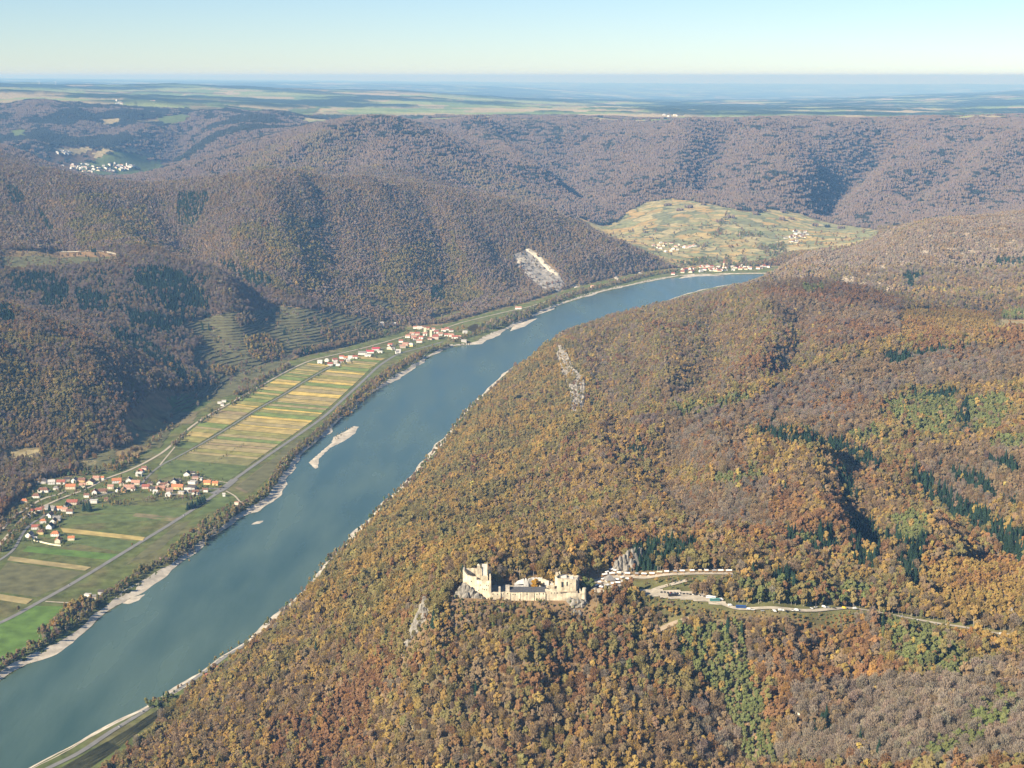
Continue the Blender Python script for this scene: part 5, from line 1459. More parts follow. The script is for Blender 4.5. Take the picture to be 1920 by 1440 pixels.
# ------------------------------------------------------------------ houses
WALLC = dict(white=(0.80, 0.78, 0.73), cream=(0.76, 0.68, 0.50), yellow=(0.74, 0.58, 0.28), pink=(0.70, 0.52, 0.44), orange=(0.66, 0.42, 0.22), beige=(0.60, 0.52, 0.42), grey=(0.48, 0.46, 0.44))
ROOFC = dict(orange=(0.46, 0.18, 0.085), red=(0.30, 0.105, 0.075), pinkish=(0.40, 0.23, 0.17), brown=(0.19, 0.10, 0.07), dark=(0.075, 0.065, 0.062), grey=(0.22, 0.21, 0.20), pale=(0.50, 0.48, 0.45), crimson=(0.44, 0.07, 0.09))
M_WALL = {k: plain_mat("render_" + k, c, .9, .08, .3) for k, c in WALLC.items()}
M_ROOF = {k: plain_mat("tiles_" + k, c, .85, .22, .6, .15, 1.4) for k, c in ROOFC.items()}
M_DARK = plain_mat("glass_and_opening_shade", (0.03, 0.032, 0.036), .3, .1, 1, spec=.5)  # real glass on houses and vehicles, painted shade in the castle's openings
def box(V, F, x0, x1, y0, y1, z0, z1):
    k = len(V)
    V += [(x0, y0, z0), (x1, y0, z0), (x1, y1, z0), (x0, y1, z0), (x0, y0, z1), (x1, y0, z1), (x1, y1, z1), (x0, y1, z1)]
    F += [(k, k + 3, k + 2, k + 1), (k + 4, k + 5, k + 6, k + 7), (k, k + 1, k + 5, k + 4), (k + 1, k + 2, k + 6, k + 5), (k + 2, k + 3, k + 7, k + 6), (k + 3, k, k + 4, k + 7)]
OBJ_COUNT = {}
def house(loc, L, Wd, h, rh, rz, wall, roof, rtype, label, group, detail=True, cat="house", name="house"):
    e = bpy.data.objects.new(name, None); COL.objects.link(e); e.location = loc; e.rotation_euler = (0, 0, rz)
    tag(e, label, cat, group)
    a, b = L / 2, Wd / 2
    V, F = [], []
    box(V, F, -a, a, -b, b, -3, h)
    if rtype != "hip" and rtype != "flat":                # gable walls
        for s in (-1, 1):
            k = len(V)
            V += [(s * a, -b, h), (s * a, b, h), (s * a, 0, h + rh)]
            F.append((k, k + 1, k + 2) if s > 0 else (k + 1, k, k + 2))
    mesh_obj("wall", V, F, M_WALL[wall], e)
    V, F = [], []; o = .5; t = .3
    if rtype == "flat":
        box(V, F, -a - .3, a + .3, -b - .3, b + .3, h + .02, h + .6)
    else:
        k = len(V); r = a + o if rtype != "hip" else max(a - b * .8, .4)
        dz = rh * o / b
        for zz in (0, t):
            V += [(-a - o, -b - o, h - dz + zz + .03), (a + o, -b - o, h - dz + zz + .03), (a + o, b + o, h - dz + zz + .03), (-a - o, b + o, h - dz + zz + .03), (-r, 0, h + rh + zz + .03), (r, 0, h + rh + zz + .03)]
        T = k + 6
        F += [(T, T + 1, T + 5, T + 4), (T + 2, T + 3, T + 4, T + 5), (k, k + 1, T + 1, T), (k + 2, k + 3, T + 3, T + 2)]
        F += [(k + 4, k + 5, k + 1, k), (k + 5, k + 4, k + 3, k + 2)]
        if rtype == "hip":
            F += [(T + 1, T + 2, T + 5), (T + 3, T, T + 4), (k + 1, k + 2, T + 2, T + 1), (k + 3, k, T, T + 3)]
        else:
            F += [(k + 1, k + 5, T + 5, T + 1), (k + 5, k + 2, T + 2, T + 5), (k, T, T + 4, k + 4), (k + 4, T + 4, T + 3, k + 3)]
    ro = mesh_obj("roof", V, F, M_ROOF[roof], e)
    if detail and rtype != "flat":
        V, F = [], []
        box(V, F, a * .35, a * .35 + .9, .5, 1.4, h + rh * .4, h + rh + 1.1)
        mesh_obj("chimney", V, F, M_WALL["beige"], ro)
    if detail:
        nwin = max(2, int(L / 3.4))
        for fl in range(1 if h < 4.5 else 2):
            for i in range(nwin):
                x = -a + L * (i + .5) / nwin
                V, F = [], []
                box(V, F, x - .55, x + .55, -b - .04, -b + .1, 1.1 + fl * 2.9, 2.5 + fl * 2.9)
                mesh_obj("window", V, F, M_DARK, e)
    return e
ORD = ["leftmost", "second from the left", "third from the left", "fourth from the left", "fifth from the left", "sixth from the left", "seventh from the left", "eighth from the left", "ninth from the left", "tenth from the left",
       "eleventh from the left", "twelfth from the left", "thirteenth from the left", "fourteenth from the left", "fifteenth from the left", "sixteenth from the left"]
RTW = dict(gable="gabled", g90="gable end", hip="hipped", flat="flat")
RW = dict(pinkish="pinkish", dark="dark", crimson="crimson")
def village(rows, where, group, detail=True, aspect=.62, hw=5.6, share=False, name="house", tz_=None, rjit=.18):
    cnt = {}
    for r in rows:
        cnt.setdefault((r[3], r[4], r[5] == "flat"), []).append(r)
    for r in rows:
        px_, py_, w, roof, wall, rt = r[:6]
        x, y, z = hit(px_, py_ + w * .12) if tz_ is None else (*at_z(px_, py_ + w * .12, tz_), tz_)
        dep = y * CP + (CAM_Z - z) * SP
        Lm = w * dep / FPX
        same = sorted(cnt[(roof, wall, rt == "flat")], key=lambda q: q[0])
        base = "%s house with %s %sroof" % (wall, roof, "flat " if rt == "flat" else "")
        if share: lb = "%s %s" % (base, where)
        elif len(same) == 1: lb = "the only %s %s" % (base, where)
        else:
            k = same.index(r)
            lb = "%s %s %s" % (ORD[k] if k < len(ORD) else "rightmost", base, where)
        rz = rng.normal(0, rjit) + (math.pi / 2 if rt == "g90" else 0)
        h = hw * rng.uniform(.85, 1.15)
        if rt == "g90":
            Wd = Lm; Lm = Lm * 1.25
        else:
            Wd = max(5.0, min(Lm * aspect, 11))
        house((x, y, max(z, 6.0) if tz_ is None else z), Lm, Wd, h, min(Wd * .42, 5.2), rz, wall, roof, "gable" if rt == "g90" else rt, lb, group, detail, name=name)
N1 = """46 941 12 orange cream hip;68 931 14 brown white hip;82 920 20 brown white hip;97 906 13 pale white gable;115 905 16 red white gable;140 903 9 grey white g90;133 914 18 orange cream gable;154 902 13 brown orange gable;155 912 12 pinkish cream gable;
170 905 14 brown cream g90;181 898 12 pinkish beige gable;191 898 9 orange white gable;80 904 16 dark grey gable;105 917 9 grey white hip;126 901 10 dark beige gable;136 943 20 red beige gable;95 954 20 grey grey gable;64 961 11 red white gable;74 958 11 red white gable;
55 968 9 brown white g90;80 955 9 brown beige gable;94 968 10 brown white g90;112 955 12 orange white gable;122 957 11 pinkish beige gable;131 961 12 brown white gable;107 974 14 grey grey gable;101 980 10 brown white g90;81 979 11 orange white hip;94 989 11 dark white g90;
67 990 14 red white gable;56 1005 11 grey white g90;76 1000 12 brown yellow hip;104 1003 15 orange white hip;109 1016 10 orange cream g90;134 1011 12 orange cream gable;176 941 14 pale white flat;199 938 7 brown orange gable;178 925 9 red white g90;193 922 16 brown beige gable;
163 931 10 brown white gable;124 948 7 dark white g90;66 1012 7 pale white gable;
219 903 17 orange white gable;228 909 9 orange cream g90;208 915 11 pinkish cream gable;242 902 10 grey white g90;255 906 17 pinkish beige gable;243 914 19 pinkish pink gable;232 921 9 pinkish orange g90;221 921 7 dark white g90;264 885 12 red white hip;271 879 10 brown pink gable;261 891 11 pale white gable;
274 914 14 red pink gable;286 918 13 dark white gable;301 917 17 pinkish orange gable;299 907 9 dark white g90;306 911 11 brown beige gable;315 911 9 brown beige g90;318 920 12 pinkish pink gable;333 914 22 orange yellow gable;326 905 11 dark white g90;335 902 9 dark beige gable;351 890 11 dark white g90;
362 889 9 dark white gable;366 898 11 pinkish pink flat;361 905 15 pale white flat;368 894 12 dark grey gable;376 899 8 pale white flat;389 906 14 orange yellow gable;404 908 11 orange yellow gable;360 915 16 dark grey gable;367 925 13 brown white gable;386 921 9 brown white gable;316 929 11 pale white hip;352 921 12 pale white gable;
250 919 8 brown white gable;282 908 9 dark beige gable;292 925 9 pale white gable;340 925 11 pale beige flat"""
def rows_of(s):
    out = []
    for t in s.replace("\n", "").split(";"):
        f = t.split()
        if len(f) == 6: out.append((float(f[0]), float(f[1]), float(f[2]), f[3], f[4], f[5]))
    return out
village(rows_of(N1), "in the near village", "houses of the near village")
N2 = """600 680 9 pale white gable;613 677 8 pale white hip;619 684 10 red white gable;628 676 9 red white gable;630 681 8 pale white gable;641 671 9 red white gable;648 673 8 orange white gable;640 679 8 red white gable;657 671 8 pale white gable;666 671 9 red white gable;653 677 7 pale white gable;634 685 8 pale white flat;
680 663 16 grey white gable;694 660 14 crimson white gable;705 655 15 crimson white gable;712 660 10 pale white flat;690 667 12 pale white flat;732 648 9 red white gable;731 653 10 brown cream g90;737 655 7 grey white gable;747 660 9 pale white gable;755 651 11 pinkish beige gable;760 647 10 pinkish beige gable;
752 641 8 red white gable;763 647 8 orange white gable;771 648 10 pale yellow hip;745 662 7 grey white gable;780 636 10 red white gable;786 641 11 pinkish white gable;776 634 10 pinkish pink gable;790 634 9 red white gable;765 632 9 pinkish white gable;773 627 9 pinkish white gable;783 627 9 red pink gable;
779 615 8 pinkish white gable;787 616 9 pale white gable;793 615 8 brown white gable;801 617 8 red cream gable;812 619 8 pinkish white gable;818 624 9 red white gable;826 628 9 pinkish white gable;832 620 9 pinkish white gable;838 618 8 red white gable;846 621 8 brown white gable;838 629 10 red white gable;
846 630 11 pinkish white gable;853 633 12 red white gable;860 633 10 pinkish white gable;872 624 8 pale white gable;738 609 8 pale white gable;715 608 9 pale white gable;716 611 7 pale white gable;767 630 8 brown white gable;797 628 8 pinkish white gable;806 636 8 brown pink gable;870 640 10 pale grey flat"""
village(rows_of(N2), "in the church village", "houses of the church village", detail=False, hw=6.2)
def sprinkle(n, poly, w, roofs, walls, where, group, seed, hw=6, name="house", gap=4.0):
    rs = np.random.default_rng(seed); poly = np.array(poly, float); out = []
    tries = 0
    while len(out) < n and tries < 4000:
        tries += 1
        x = rs.uniform(poly[:, 0].min(), poly[:, 0].max()); y = rs.uniform(poly[:, 1].min(), poly[:, 1].max())
        if not inside(np.array([x]), np.array([y]), poly)[0]: continue
        if any(abs(x - o[0]) < gap and abs(y - o[1]) < gap * .45 for o in out): continue
        out.append((x, y, rs.uniform(*w), roofs[rs.integers(len(roofs))], walls[rs.integers(len(walls))], ["gable", "g90", "gable", "hip"][rs.integers(4)]))
    village(out, where, group, detail=False, hw=hw, share=True, name=name, rjit=.5)
sprinkle(46, [(1272, 507), (1300, 500), (1360, 498), (1420, 498), (1445, 500), (1440, 504), (1380, 507), (1320, 510), (1275, 511)], (5, 8.5), ["red", "pale", "pinkish", "red", "brown"], ["white", "white", "cream"], "in the far town on the bend", "houses of the far town", 11)
sprinkle(20, [(1222, 462), (1245, 452), (1290, 462), (1312, 458), (1280, 470), (1250, 474)], (4.5, 7.5), ["pinkish", "pale", "brown"], ["white", "cream"], "in the hamlet at the vineyards' left side", "houses of the left vineyard hamlet", 12)
sprinkle(22, [(1472, 448), (1480, 436), (1492, 424), (1520, 436), (1510, 445), (1490, 447), (1510, 460), (1490, 462)], (4.5, 7.5), ["pale", "grey", "brown"], ["white", "white", "cream"], "in the hamlet at the vineyards' right side", "houses of the right vineyard hamlet", 13)
sprinkle(34, [(1284, 564), (1302, 554), (1345, 544), (1362, 543), (1335, 556), (1292, 567)], (6, 9), ["pinkish", "red", "pinkish", "orange"], ["white", "cream", "pink"], "in the village behind the ridge", "houses of the red roofed village", 14)
sprinkle(46, [(112, 312), (130, 306), (170, 308), (215, 306), (250, 309), (248, 316), (215, 322), (170, 324), (140, 320)], (4, 7), ["pale", "grey", "pinkish", "pale"], ["white", "white", "cream"], "in the distant valley town at left", "houses of the distant town", 15, 9)
sprinkle(9, [(103, 284), (130, 283), (130, 289), (105, 290)], (4, 6), ["pale", "grey"], ["white"], "in the distant hamlet above the town", "houses of the distant hamlet", 16, 8)
sprinkle(7, [(214, 192), (238, 190), (240, 196), (218, 198)], (4, 8), ["pale", "pinkish"], ["white", "cream"], "in the white village on the plateau", "houses of the plateau village", 17, 12)
sprinkle(6, [(275, 188), (295, 186), (295, 192), (278, 193)], (4, 6), ["pale", "pinkish"], ["white", "cream"], "in the second village on the plateau", "houses of the second plateau village", 18, 12)
sprinkle(8, [(1240, 210), (1275, 208), (1275, 218), (1245, 219)], (4, 6), ["pale", "pinkish"], ["white", "cream"], "in the plateau hamlet at the middle", "houses of the middle plateau hamlet", 19, 12)

def simple_thing(name, label, cat, loc, rz=0, group=None):
    e = bpy.data.objects.new(name, None); COL.objects.link(e); e.location = loc; e.rotation_euler = (0, 0, rz)
    tag(e, label, cat, group)
    return e
def part(name, e, mat, fn):
    V, F = [], []
    fn(V, F)
    return mesh_obj(name, V, F, mat, e)
def pyr(V, F, x0, x1, y0, y1, z0, z1):
    k = len(V)
    V += [(x0, y0, z0), (x1, y0, z0), (x1, y1, z0), (x0, y1, z0), ((x0 + x1) / 2, (y0 + y1) / 2, z1)]
    F += [(k, k + 1, k + 4), (k + 1, k + 2, k + 4), (k + 2, k + 3, k + 4), (k + 3, k, k + 4), (k + 3, k + 2, k + 1, k)]
# church with its tower, and the gate tower
x, y, z = hit(808, 636)
ch = simple_thing("church", "cream church with tall slim tower in the church village", "church", (x, y, z))
part("nave_wall", ch, M_WALL["pink"], lambda V, F: box(V, F, 5, 26, -5, 6, -2, 10))
def rf(V, F):
    k = len(V); V += [(4.5, -6, 9.9), (27, -6, 9.9), (27, 7, 9.9), (4.5, 7, 9.9), (4.5, .5, 17), (27, .5, 17)]
    F += [(k, k + 1, k + 5, k + 4), (k + 2, k + 3, k + 4, k + 5), (k + 1, k + 2, k + 5), (k + 3, k, k + 4)]
part("nave_roof", ch, M_ROOF["red"], rf)
part("tower", ch, M_WALL["cream"], lambda V, F: box(V, F, -4, 4, -4, 4, -2, 34))
part("spire", ch, M_ROOF["dark"], lambda V, F: pyr(V, F, -4.3, 4.3, -4.3, 4.3, 34, 43))
x, y, z = hit(797, 625)
gt = simple_thing("gate_tower", "cream square gate tower left of the church tower", "tower", (x, y, z))
part("tower", gt, M_WALL["cream"], lambda V, F: box(V, F, -4.5, 4.5, -4.5, 4.5, -2, 22))
part("roof", gt, M_ROOF["brown"], lambda V, F: pyr(V, F, -5, 5, -5, 5, 22, 27))
x, y, z = hit(240, 314)
c2 = simple_thing("church", "white church with slim tower in the distant valley town", "church", (x, y, z))
part("nave_wall", c2, M_WALL["white"], lambda V, F: box(V, F, -5, 26, -6, 6, -2, 14))
part("nave_roof", c2, M_ROOF["grey"], lambda V, F: pyr(V, F, -6, 27, -7, 7, 14, 22))
part("tower", c2, M_WALL["white"], lambda V, F: box(V, F, -14, -5.1, -5, 5, -2, 34))
part("spire", c2, M_ROOF["dark"], lambda V, F: pyr(V, F, -14.3, -5, -5.3, 5.3, 34, 46))
x, y, z = hit(1357, 503)
c3 = simple_thing("church", "slim church tower in the far town on the bend", "church", (x, y, z))
part("tower", c3, M_WALL["cream"], lambda V, F: box(V, F, -4, 4, -4, 4, -2, 26))
part("spire", c3, M_ROOF["red"], lambda V, F: pyr(V, F, -4.3, 4.3, -4.3, 4.3, 26, 44))
x, y, z = hit(222, 193)
c4 = simple_thing("plateau_castle", "white ruined castle block on the distant plateau edge", "castle", (x, y, z))
part("wall", c4, M_WALL["white"], lambda V, F: (box(V, F, -20, 40, -12, 12, -4, 16), box(V, F, -24, -12, -8, 8, 16, 34)))
# garden wall, farm sheds by the railway, landing sheds by the river
def along_wall(name, px, h, th, mat, label, cat):
    L = dense(W(px, 6.0), 8)
    N_ = normals2(L); V, F = [], []
    for i, p in enumerate(L):
        for o, zz in ((-th, 5.5), (-th, 6 + h), (th, 6 + h), (th, 5.5)):
            q = p + N_[i] * o; V.append((q[0], q[1], zz))
    for i in range(len(L) - 1):
        for q in range(3):
            F.append((i * 4 + q, i * 4 + q + 1, i * 4 + q + 5, i * 4 + q + 4))
    F += [(0, 3, 2, 1), tuple(len(V) - 4 + q for q in range(4))]
    return tag(mesh_obj(name, V, F, mat), label, cat)
along_wall("garden_wall", [(55, 1012), (80, 1018), (98, 1022), (114, 1024)], 2.6, .5, M_WALL["cream"], "long pale garden wall below the village's lowest houses", "wall")
village([(412, 756, 8, "pale", "white", "flat"), (420, 753, 8, "pale", "white", "flat"), (417, 760, 6, "grey", "white", "gable")], "in the farm beside the railway", "white farm sheds beside the railway", False)
village([(165, 1118, 12, "pale", "white", "flat"), (176, 1122, 9, "grey", "beige", "gable"), (190, 1113, 11, "dark", "grey", "gable"), (420, 930, 5, "pale", "white", "gable"), (445, 945, 9, "pinkish", "beige", "flat")], "at the left bank river works", "sheds by the left bank", False)
village([(972, 578, 12, "pinkish", "white", "gable"), (1112, 538, 9, "pinkish", "cream", "gable"), (1262, 514, 7, "red", "white", "gable")], "by the far railway", "houses by the railway", False)
village([(386, 1271, 9, "red", "cream", "gable"), (411, 1258, 8, "red", "white", "gable")], "by the right bank road", "houses at the right bank road", False)
# wind turbines on the far left skyline
M_WHITE = plain_mat("white_paint", (.8, .8, .8), .5, .03, .1)
def turbine(px_, py_, lb):
    D_ = 24000.0; x = float(at_dist(px_, py_, D_)[0]); z = float(ground(x, D_))
    e = simple_thing("wind_turbine", lb, "wind turbine", (x, D_, z), rng.uniform(-.5, .5), "wind turbines on the skyline"); e.scale = (.55, .55, .55)
    def mast(V, F): tube(V, F, [(0, 0, 0), (0, 0, 130)], [4, 2.4], 8)
    part("mast", e, M_WHITE, mast)
    part("nacelle", e, M_WHITE, lambda V, F: box(V, F, -3, 3, -6, 6, 128.5, 134))
    a0 = rng.uniform(0, 2)
    for k in range(3):
        a = a0 + k * 2.094
        def bl(V, F):
            d = (math.sin(a), math.cos(a)); n = (d[1], -d[0]); k0 = len(V)
            for yy in (-7.4, -6.4):
                for r_, w_ in ((3, 2.4), (20, 3.0), (58, .6)):
                    V.append((d[0] * r_ + n[0] * w_, yy, 131 + d[1] * r_ + n[1] * w_)); V.append((d[0] * r_ - n[0] * w_, yy, 131 + d[1] * r_ - n[1] * w_))
            for s in (0, 6):
                F.append((k0 + s, k0 + s + 1, k0 + s + 3, k0 + s + 2)); F.append((k0 + s + 2, k0 + s + 3, k0 + s + 5, k0 + s + 4))
            F.append((k0, k0 + 2, k0 + 8, k0 + 6)); F.append((k0 + 1, k0 + 7, k0 + 9, k0 + 3))
        part("blade", e, M_WHITE, bl)
turbine(73, 152, "left of two white wind turbines on the left skyline")
turbine(104, 154, "right of two white wind turbines on the left skyline")

# trees of the near village that stand alone
def solo_tree(px_, py_, kn, s, col, label, name="broadleaf_tree", group=None, sz=None):
    x, y, z = hit(px_, py_)
    w_ = 1.5 if "spruce" in kn else 1.0
    tree_thing(name, kn, (x, y, z - .2), rng.uniform(0, 6), (s * w_, s * w_, sz or s), np.array(col), label, group)
solo_tree(93, 961, "c_spruce_0", .9, PAL[SPRUCE], "left one of a pair of dark spruces beside the village houses", "spruce_tree")
for k, (a, b2) in enumerate([(157, 958), (163, 958), (168, 959)]):
    solo_tree(a, b2, "c_spruce_%d" % (k % 2), 1.0 + .1 * k, PAL[SPRUCE], "%s of three dark spruces at the meadow edge" % ["left", "middle", "right"][k], "spruce_tree")
for k, (a, b2) in enumerate([(352, 956), (357, 955), (361, 953), (366, 951), (371, 948), (375, 946), (379, 943), (383, 940)]):
    solo_tree(a, b2, "c_spruce_%d" % (k % 2), .82 + .05 * (k % 3), PAL[SPRUCE], "%s in the dark spruce row beside the river road" % (ORD[k] if k < 7 else "rightmost"), "spruce_tree")
solo_tree(248, 1026, "a_broad_3", .45, (.34, .18, .05), "small orange tree at the road by the yellow strip")
solo_tree(35, 1146, "a_broad_0", .6, (.2, .14, .07), "brown tree beside the road at the left edge")
solo_tree(155, 1138, "a_broad_3", 1.0, PAL[GOLD] * 1.1, "tall golden tree in the riverside belt by the works")
solo_tree(858, 622, "a_broad_2", 1.3, PAL[GOLD], "left half of the round golden tree clump past the church village")
solo_tree(868, 620, "a_broad_0", 1.3, PAL[GOLD], "right half of the round golden tree clump past the church village")
solo_tree(397, 775, "a_broad_2", 1.0, PAL[GREEN] * .7, "dark green round tree beside the railway bend")
solo_tree(1175, 588, "c_spruce_1", 1.3, PAL[GREEN], "lone green tree on the gravel behind the ridge", "spruce_tree")
for t in rows_of(N1) + rows_of(N2):                      # gardens
    for _ in range(6):
        p = at_z(t[0] + rng.uniform(-1.3, 1.3) * t[2], t[1] + t[2] * .3 + rng.choice([-1, 1]) * rng.uniform(.35, .75) * t[2], 6.0)
        x, y, z = hit(t[0], t[1]); 
        if abs(float(p[1]) - y) > 10: add_tree(float(p[0]), max(float(p[1]), y - 45), rng.uniform(.25, .58), [GREEN, OLIVE, GREEN, BROWN, GOLD])
for k in range(900):                                     # brush on the rock slope before the castle, and on the lawn by the lane
    if k < 700:
        x = cxw - 2 + rng.uniform(-92, 86); y = 1688 - 44 * rng.random()
        add_tree(x, y, rng.uniform(.26, .52) * (.55 if y > 1674 else 1), [OLIVE, BROWN, GREEN, GREY, GOLD, OLIVE])
    else:
        x = cxw + rng.uniform(100, 420); y = rng.uniform(1672, 1745)
        H2_ = hitline(LANE2)[:, :2]; H1_ = hitline(LANE)[:, :2]
        if min(float(dist_line(np.array([x]), np.array([y]), H2_)[0]), float(dist_line(np.array([x]), np.array([y]), H1_)[0])) > 9 and abs(y - 1700) > 14:
            add_tree(x, y, rng.uniform(.16, .36), [OLIVE, GREEN, BROWN, GOLD])
VPa = np.array(VP)
scatter("valley_trees", VPa, np.array(VK), rng.uniform(0, 6.28, len(VPa)), np.array(VS), np.array(VT), "trees and scrub along the banks, lanes and gardens of the valley floor")

# ------------------------------------------------------------------ the castle ruin
M_STONE = plain_mat("castle_stone", (0.58, 0.50, 0.36), 0.95, 0.36, 0.16, .35, .9)
M_STONE2 = plain_mat("castle_stone_grey", (0.45, 0.40, 0.32), 0.95, 0.25, 0.3, .35, .9)
M_PLAST = plain_mat("castle_plaster", (0.62, 0.59, 0.53), 0.95, 0.15, 0.2, .2, .8)
M_SLATE = plain_mat("castle_slate", (0.085, 0.085, 0.09), 0.7, 0.2, 0.5, .1, 1.5)
M_YARD = plain_mat("castle_yard", (0.36, 0.31, 0.23), 0.95, 0.2, 0.2)
CX0 = float(at_dist(980, 1123.4, 1692.0)[0]); CZ = 286.0
castle = simple_thing("castle_ruin", "pale stone castle ruin with high keep on the wooded spur", "castle", (CX0, 1692.0, CZ))
CP_ = lambda nm, mat, fn, par=castle: part(nm, par, mat, fn)
def wall_run(V, F, pts, th, jag=.6, step=1.6, seed=0):
    """masonry along plan points (x, y, z_bottom, z_top), its crown broken"""
    rs = np.random.default_rng(seed)
    P = np.array(pts, float); Q = [P[0]]
    for a, b in zip(P[:-1], P[1:]):
        n = max(1, int(np.linalg.norm((b - a)[:2]) / step))
        for k in range(1, n + 1): Q.append(a + (b - a) * k / n)
    Q = np.array(Q); L = Q[:, :2]; N_ = normals2(L)
    k0 = len(V)
    for i, q in enumerate(Q):
        j = -abs(rs.normal(0, jag)) if jag else 0
        jw = rs.normal(0, .10, 2)
        for o, zz in ((0, q[2]), (0, q[3] + j), (th, q[3] + j), (th, q[2])):
            p = L[i] - N_[i] * o
            V.append((p[0] + jw[0], p[1] + jw[1], zz))
    for i in range(len(Q) - 1):
        for s in range(3):
            F.append((k0 + i * 4 + s, k0 + i * 4 + 4 + s, k0 + i * 4 + 5 + s, k0 + i * 4 + 1 + s))
    F.append((k0, k0 + 1, k0 + 2, k0 + 3)); e = k0 + (len(Q) - 1) * 4
    F.append((e + 3, e + 2, e + 1, e))
def slit(x, y, z, w=.8, h=1.3, par=castle):
    CP_("window", M_DARK, lambda V, F: box(V, F, x - w / 2, x + w / 2, y - .12, y + .3, z - h / 2, z + h / 2), par)  # dark box on the wall face, painting the shade inside an unglazed opening
# curtain wall facing the viewer
CP_("curtain_wall", M_STONE, lambda V, F: wall_run(V, F, [(-38, 0, -9, 11.6), (-15, 0, -9, 11.4)], 1.6, .35, seed=1))
CP_("curtain_wall", M_STONE, lambda V, F: wall_run(V, F, [(-15, -.6, -10, 11.9), (27, -.6, -10, 12.0)], 1.6, .08, seed=2))
CP_("curtain_wall", M_STONE, lambda V, F: wall_run(V, F, [(27, 0, -9, 15.8), (36, 0, -8, 15.6), (44, 0, -7, 15.8), (45, 0, -7, 10.5), (52, 0, -6, 9.8), (57, 0, -4, 11), (65, .5, -3, 10.2), (72, 1.5, -3, 9.6)], 1.6, .35, seed=3))
for xb in (-26.5, -15.2, -3, 13.2, 26.8):
    CP_("buttress", M_STONE, lambda V, F: box(V, F, xb - .35, xb + .35, -1.1, .1, -9, 11.0 - (xb > -16) * .3))
for xw, zw in [(-35.5, 9.3), (-30, 9.0), (-22.5, 9.6), (-18, 9.9), (-11.6, 9), (-9, 9), (5, 9.4), (13.4, 9.4), (17, 9.3), (20, 9.8), (24.5, 9.8)]:
    slit(xw, -.65 if -15 < xw < 27 else -.05, zw, 1.1, 1.3)
for xw in (34, 38, 41): slit(xw, -.05, 10.6, .8, 1.6)
CP_("wall_turret", M_STONE2, lambda V, F: box(V, F, -28.8, -26.4, 1.8, 4, 6, 17.6))
CP_("wall_turret", M_STONE2, lambda V, F: box(V, F, -20.5, -15.6, 2, 8, 6, 18.2))
# keep on the left
KP = [(-38, 0), (-55, 6.6), (-66, 11.5), (-71.5, 15)]
CP_("keep_wall", M_STONE, lambda V, F: wall_run(V, F, [(-55.2, 6.7, 2, 24.8), (-46, 3.1, -4, 24.6), (-38, 0, -9, 26)], 2.2, .35, seed=4))
CP_("keep_wall", M_STONE, lambda V, F: wall_run(V, F, [(-71.5, 15, 8, 35), (-70, 14, 8, 33), (-66, 11.5, 8, 29.2), (-60, 8.8, 5, 28.0), (-55.2, 6.7, 2, 28.4)], 2.2, .35, seed=5))
CP_("keep_wall", M_STONE, lambda V, F: wall_run(V, F, [(-38, 0, -9, 27), (-38, 10, -6, 26.5), (-38, 24, 0, 25)], 2.0, .4, seed=6))
CP_("keep_wall", M_STONE, lambda V, F: wall_run(V, F, [(-38, 26, 0, 30), (-50, 27, 2, 32.6), (-71.5, 27, 5, 33)], 2.0, .35, seed=7))
CP_("keep_wall", M_STONE2, lambda V, F: wall_run(V, F, [(-71.5, 27, 5, 34), (-71.5, 15, 8, 35)], 2.0, .3, seed=8))
CP_("keep_floor", M_YARD, lambda V, F: box(V, F, -69.6, -40.2, 12, 25, 4, 19.5))
CP_("keep_tower", M_STONE, lambda V, F: (box(V, F, -54.4, -50.6, 11.5, 18, 6, 40.5), pyr(V, F, -54.2, -51, 12, 17, 40.4, 42.6)))
CP_("keep_tower", M_PLAST, lambda V, F: box(V, F, -48.9, -42.2, 14, 22, 6, 39.6))
CP_("keep_tower", M_STONE, lambda V, F: (box(V, F, -49.4, -41.6, 10, 13.9, 6, 27.6), box(V, F, -43.1, -42.1, 13.6, 22.1, 6, 42.5)))
CP_("keep_turret", M_STONE, lambda V, F: (box(V, F, -39.7, -37.9, -.2, 2.2, 20, 33.4), pyr(V, F, -39.6, -38, 0, 2, 33.3, 34.8)))
CP_("flagpole", M_STONE2, lambda V, F: tube(V, F, [(-69.8, 15.6, 30), (-69.8, 15.6, 41)], [.28, .2], 5))
for xw, yw, zw in [(-61.5, 9.2, 22), (-47.5, 3.5, 14.5), (-45.5, 2.7, 14), (-43, 1.8, 14), (-50, 4.6, 19), (-43, 1.8, 19.6), (-41, 1, 19.6), (-52.6, 5.6, 12), (-58, 7.8, 13)]: slit(xw, yw - .15, zw, .9, 1.5)
for xw in (-67, -61.5): CP_("window", M_DARK, lambda V, F: box(V, F, xw - 1.8, xw + 1.8, 26.8, 27.2, 27.5, 30))  # dark boxes paint the shade of openings in the keep's back wall
# yard behind the curtain wall
CP_("courtyard", M_YARD, lambda V, F: box(V, F, -37.9, 66, 1.7, 34, -12, 8.5))
# long slate roof
def long_roof(V, F):
    k = len(V); V += [(-15.2, -1.1, 12.0), (26.8, -1.1, 12.0), (27, 8.2, 15.6), (-15.6, 8.2, 15.6), (26.8, 15, 12.6), (-15.2, 15, 12.6)]
    F += [(k, k + 1, k + 2, k + 3), (k + 3, k + 2, k + 4, k + 5)]
    box(V, F, -15, 26.6, 1.2, 14.6, 8, 11.9)
CP_("hall_roof", M_SLATE, long_roof)
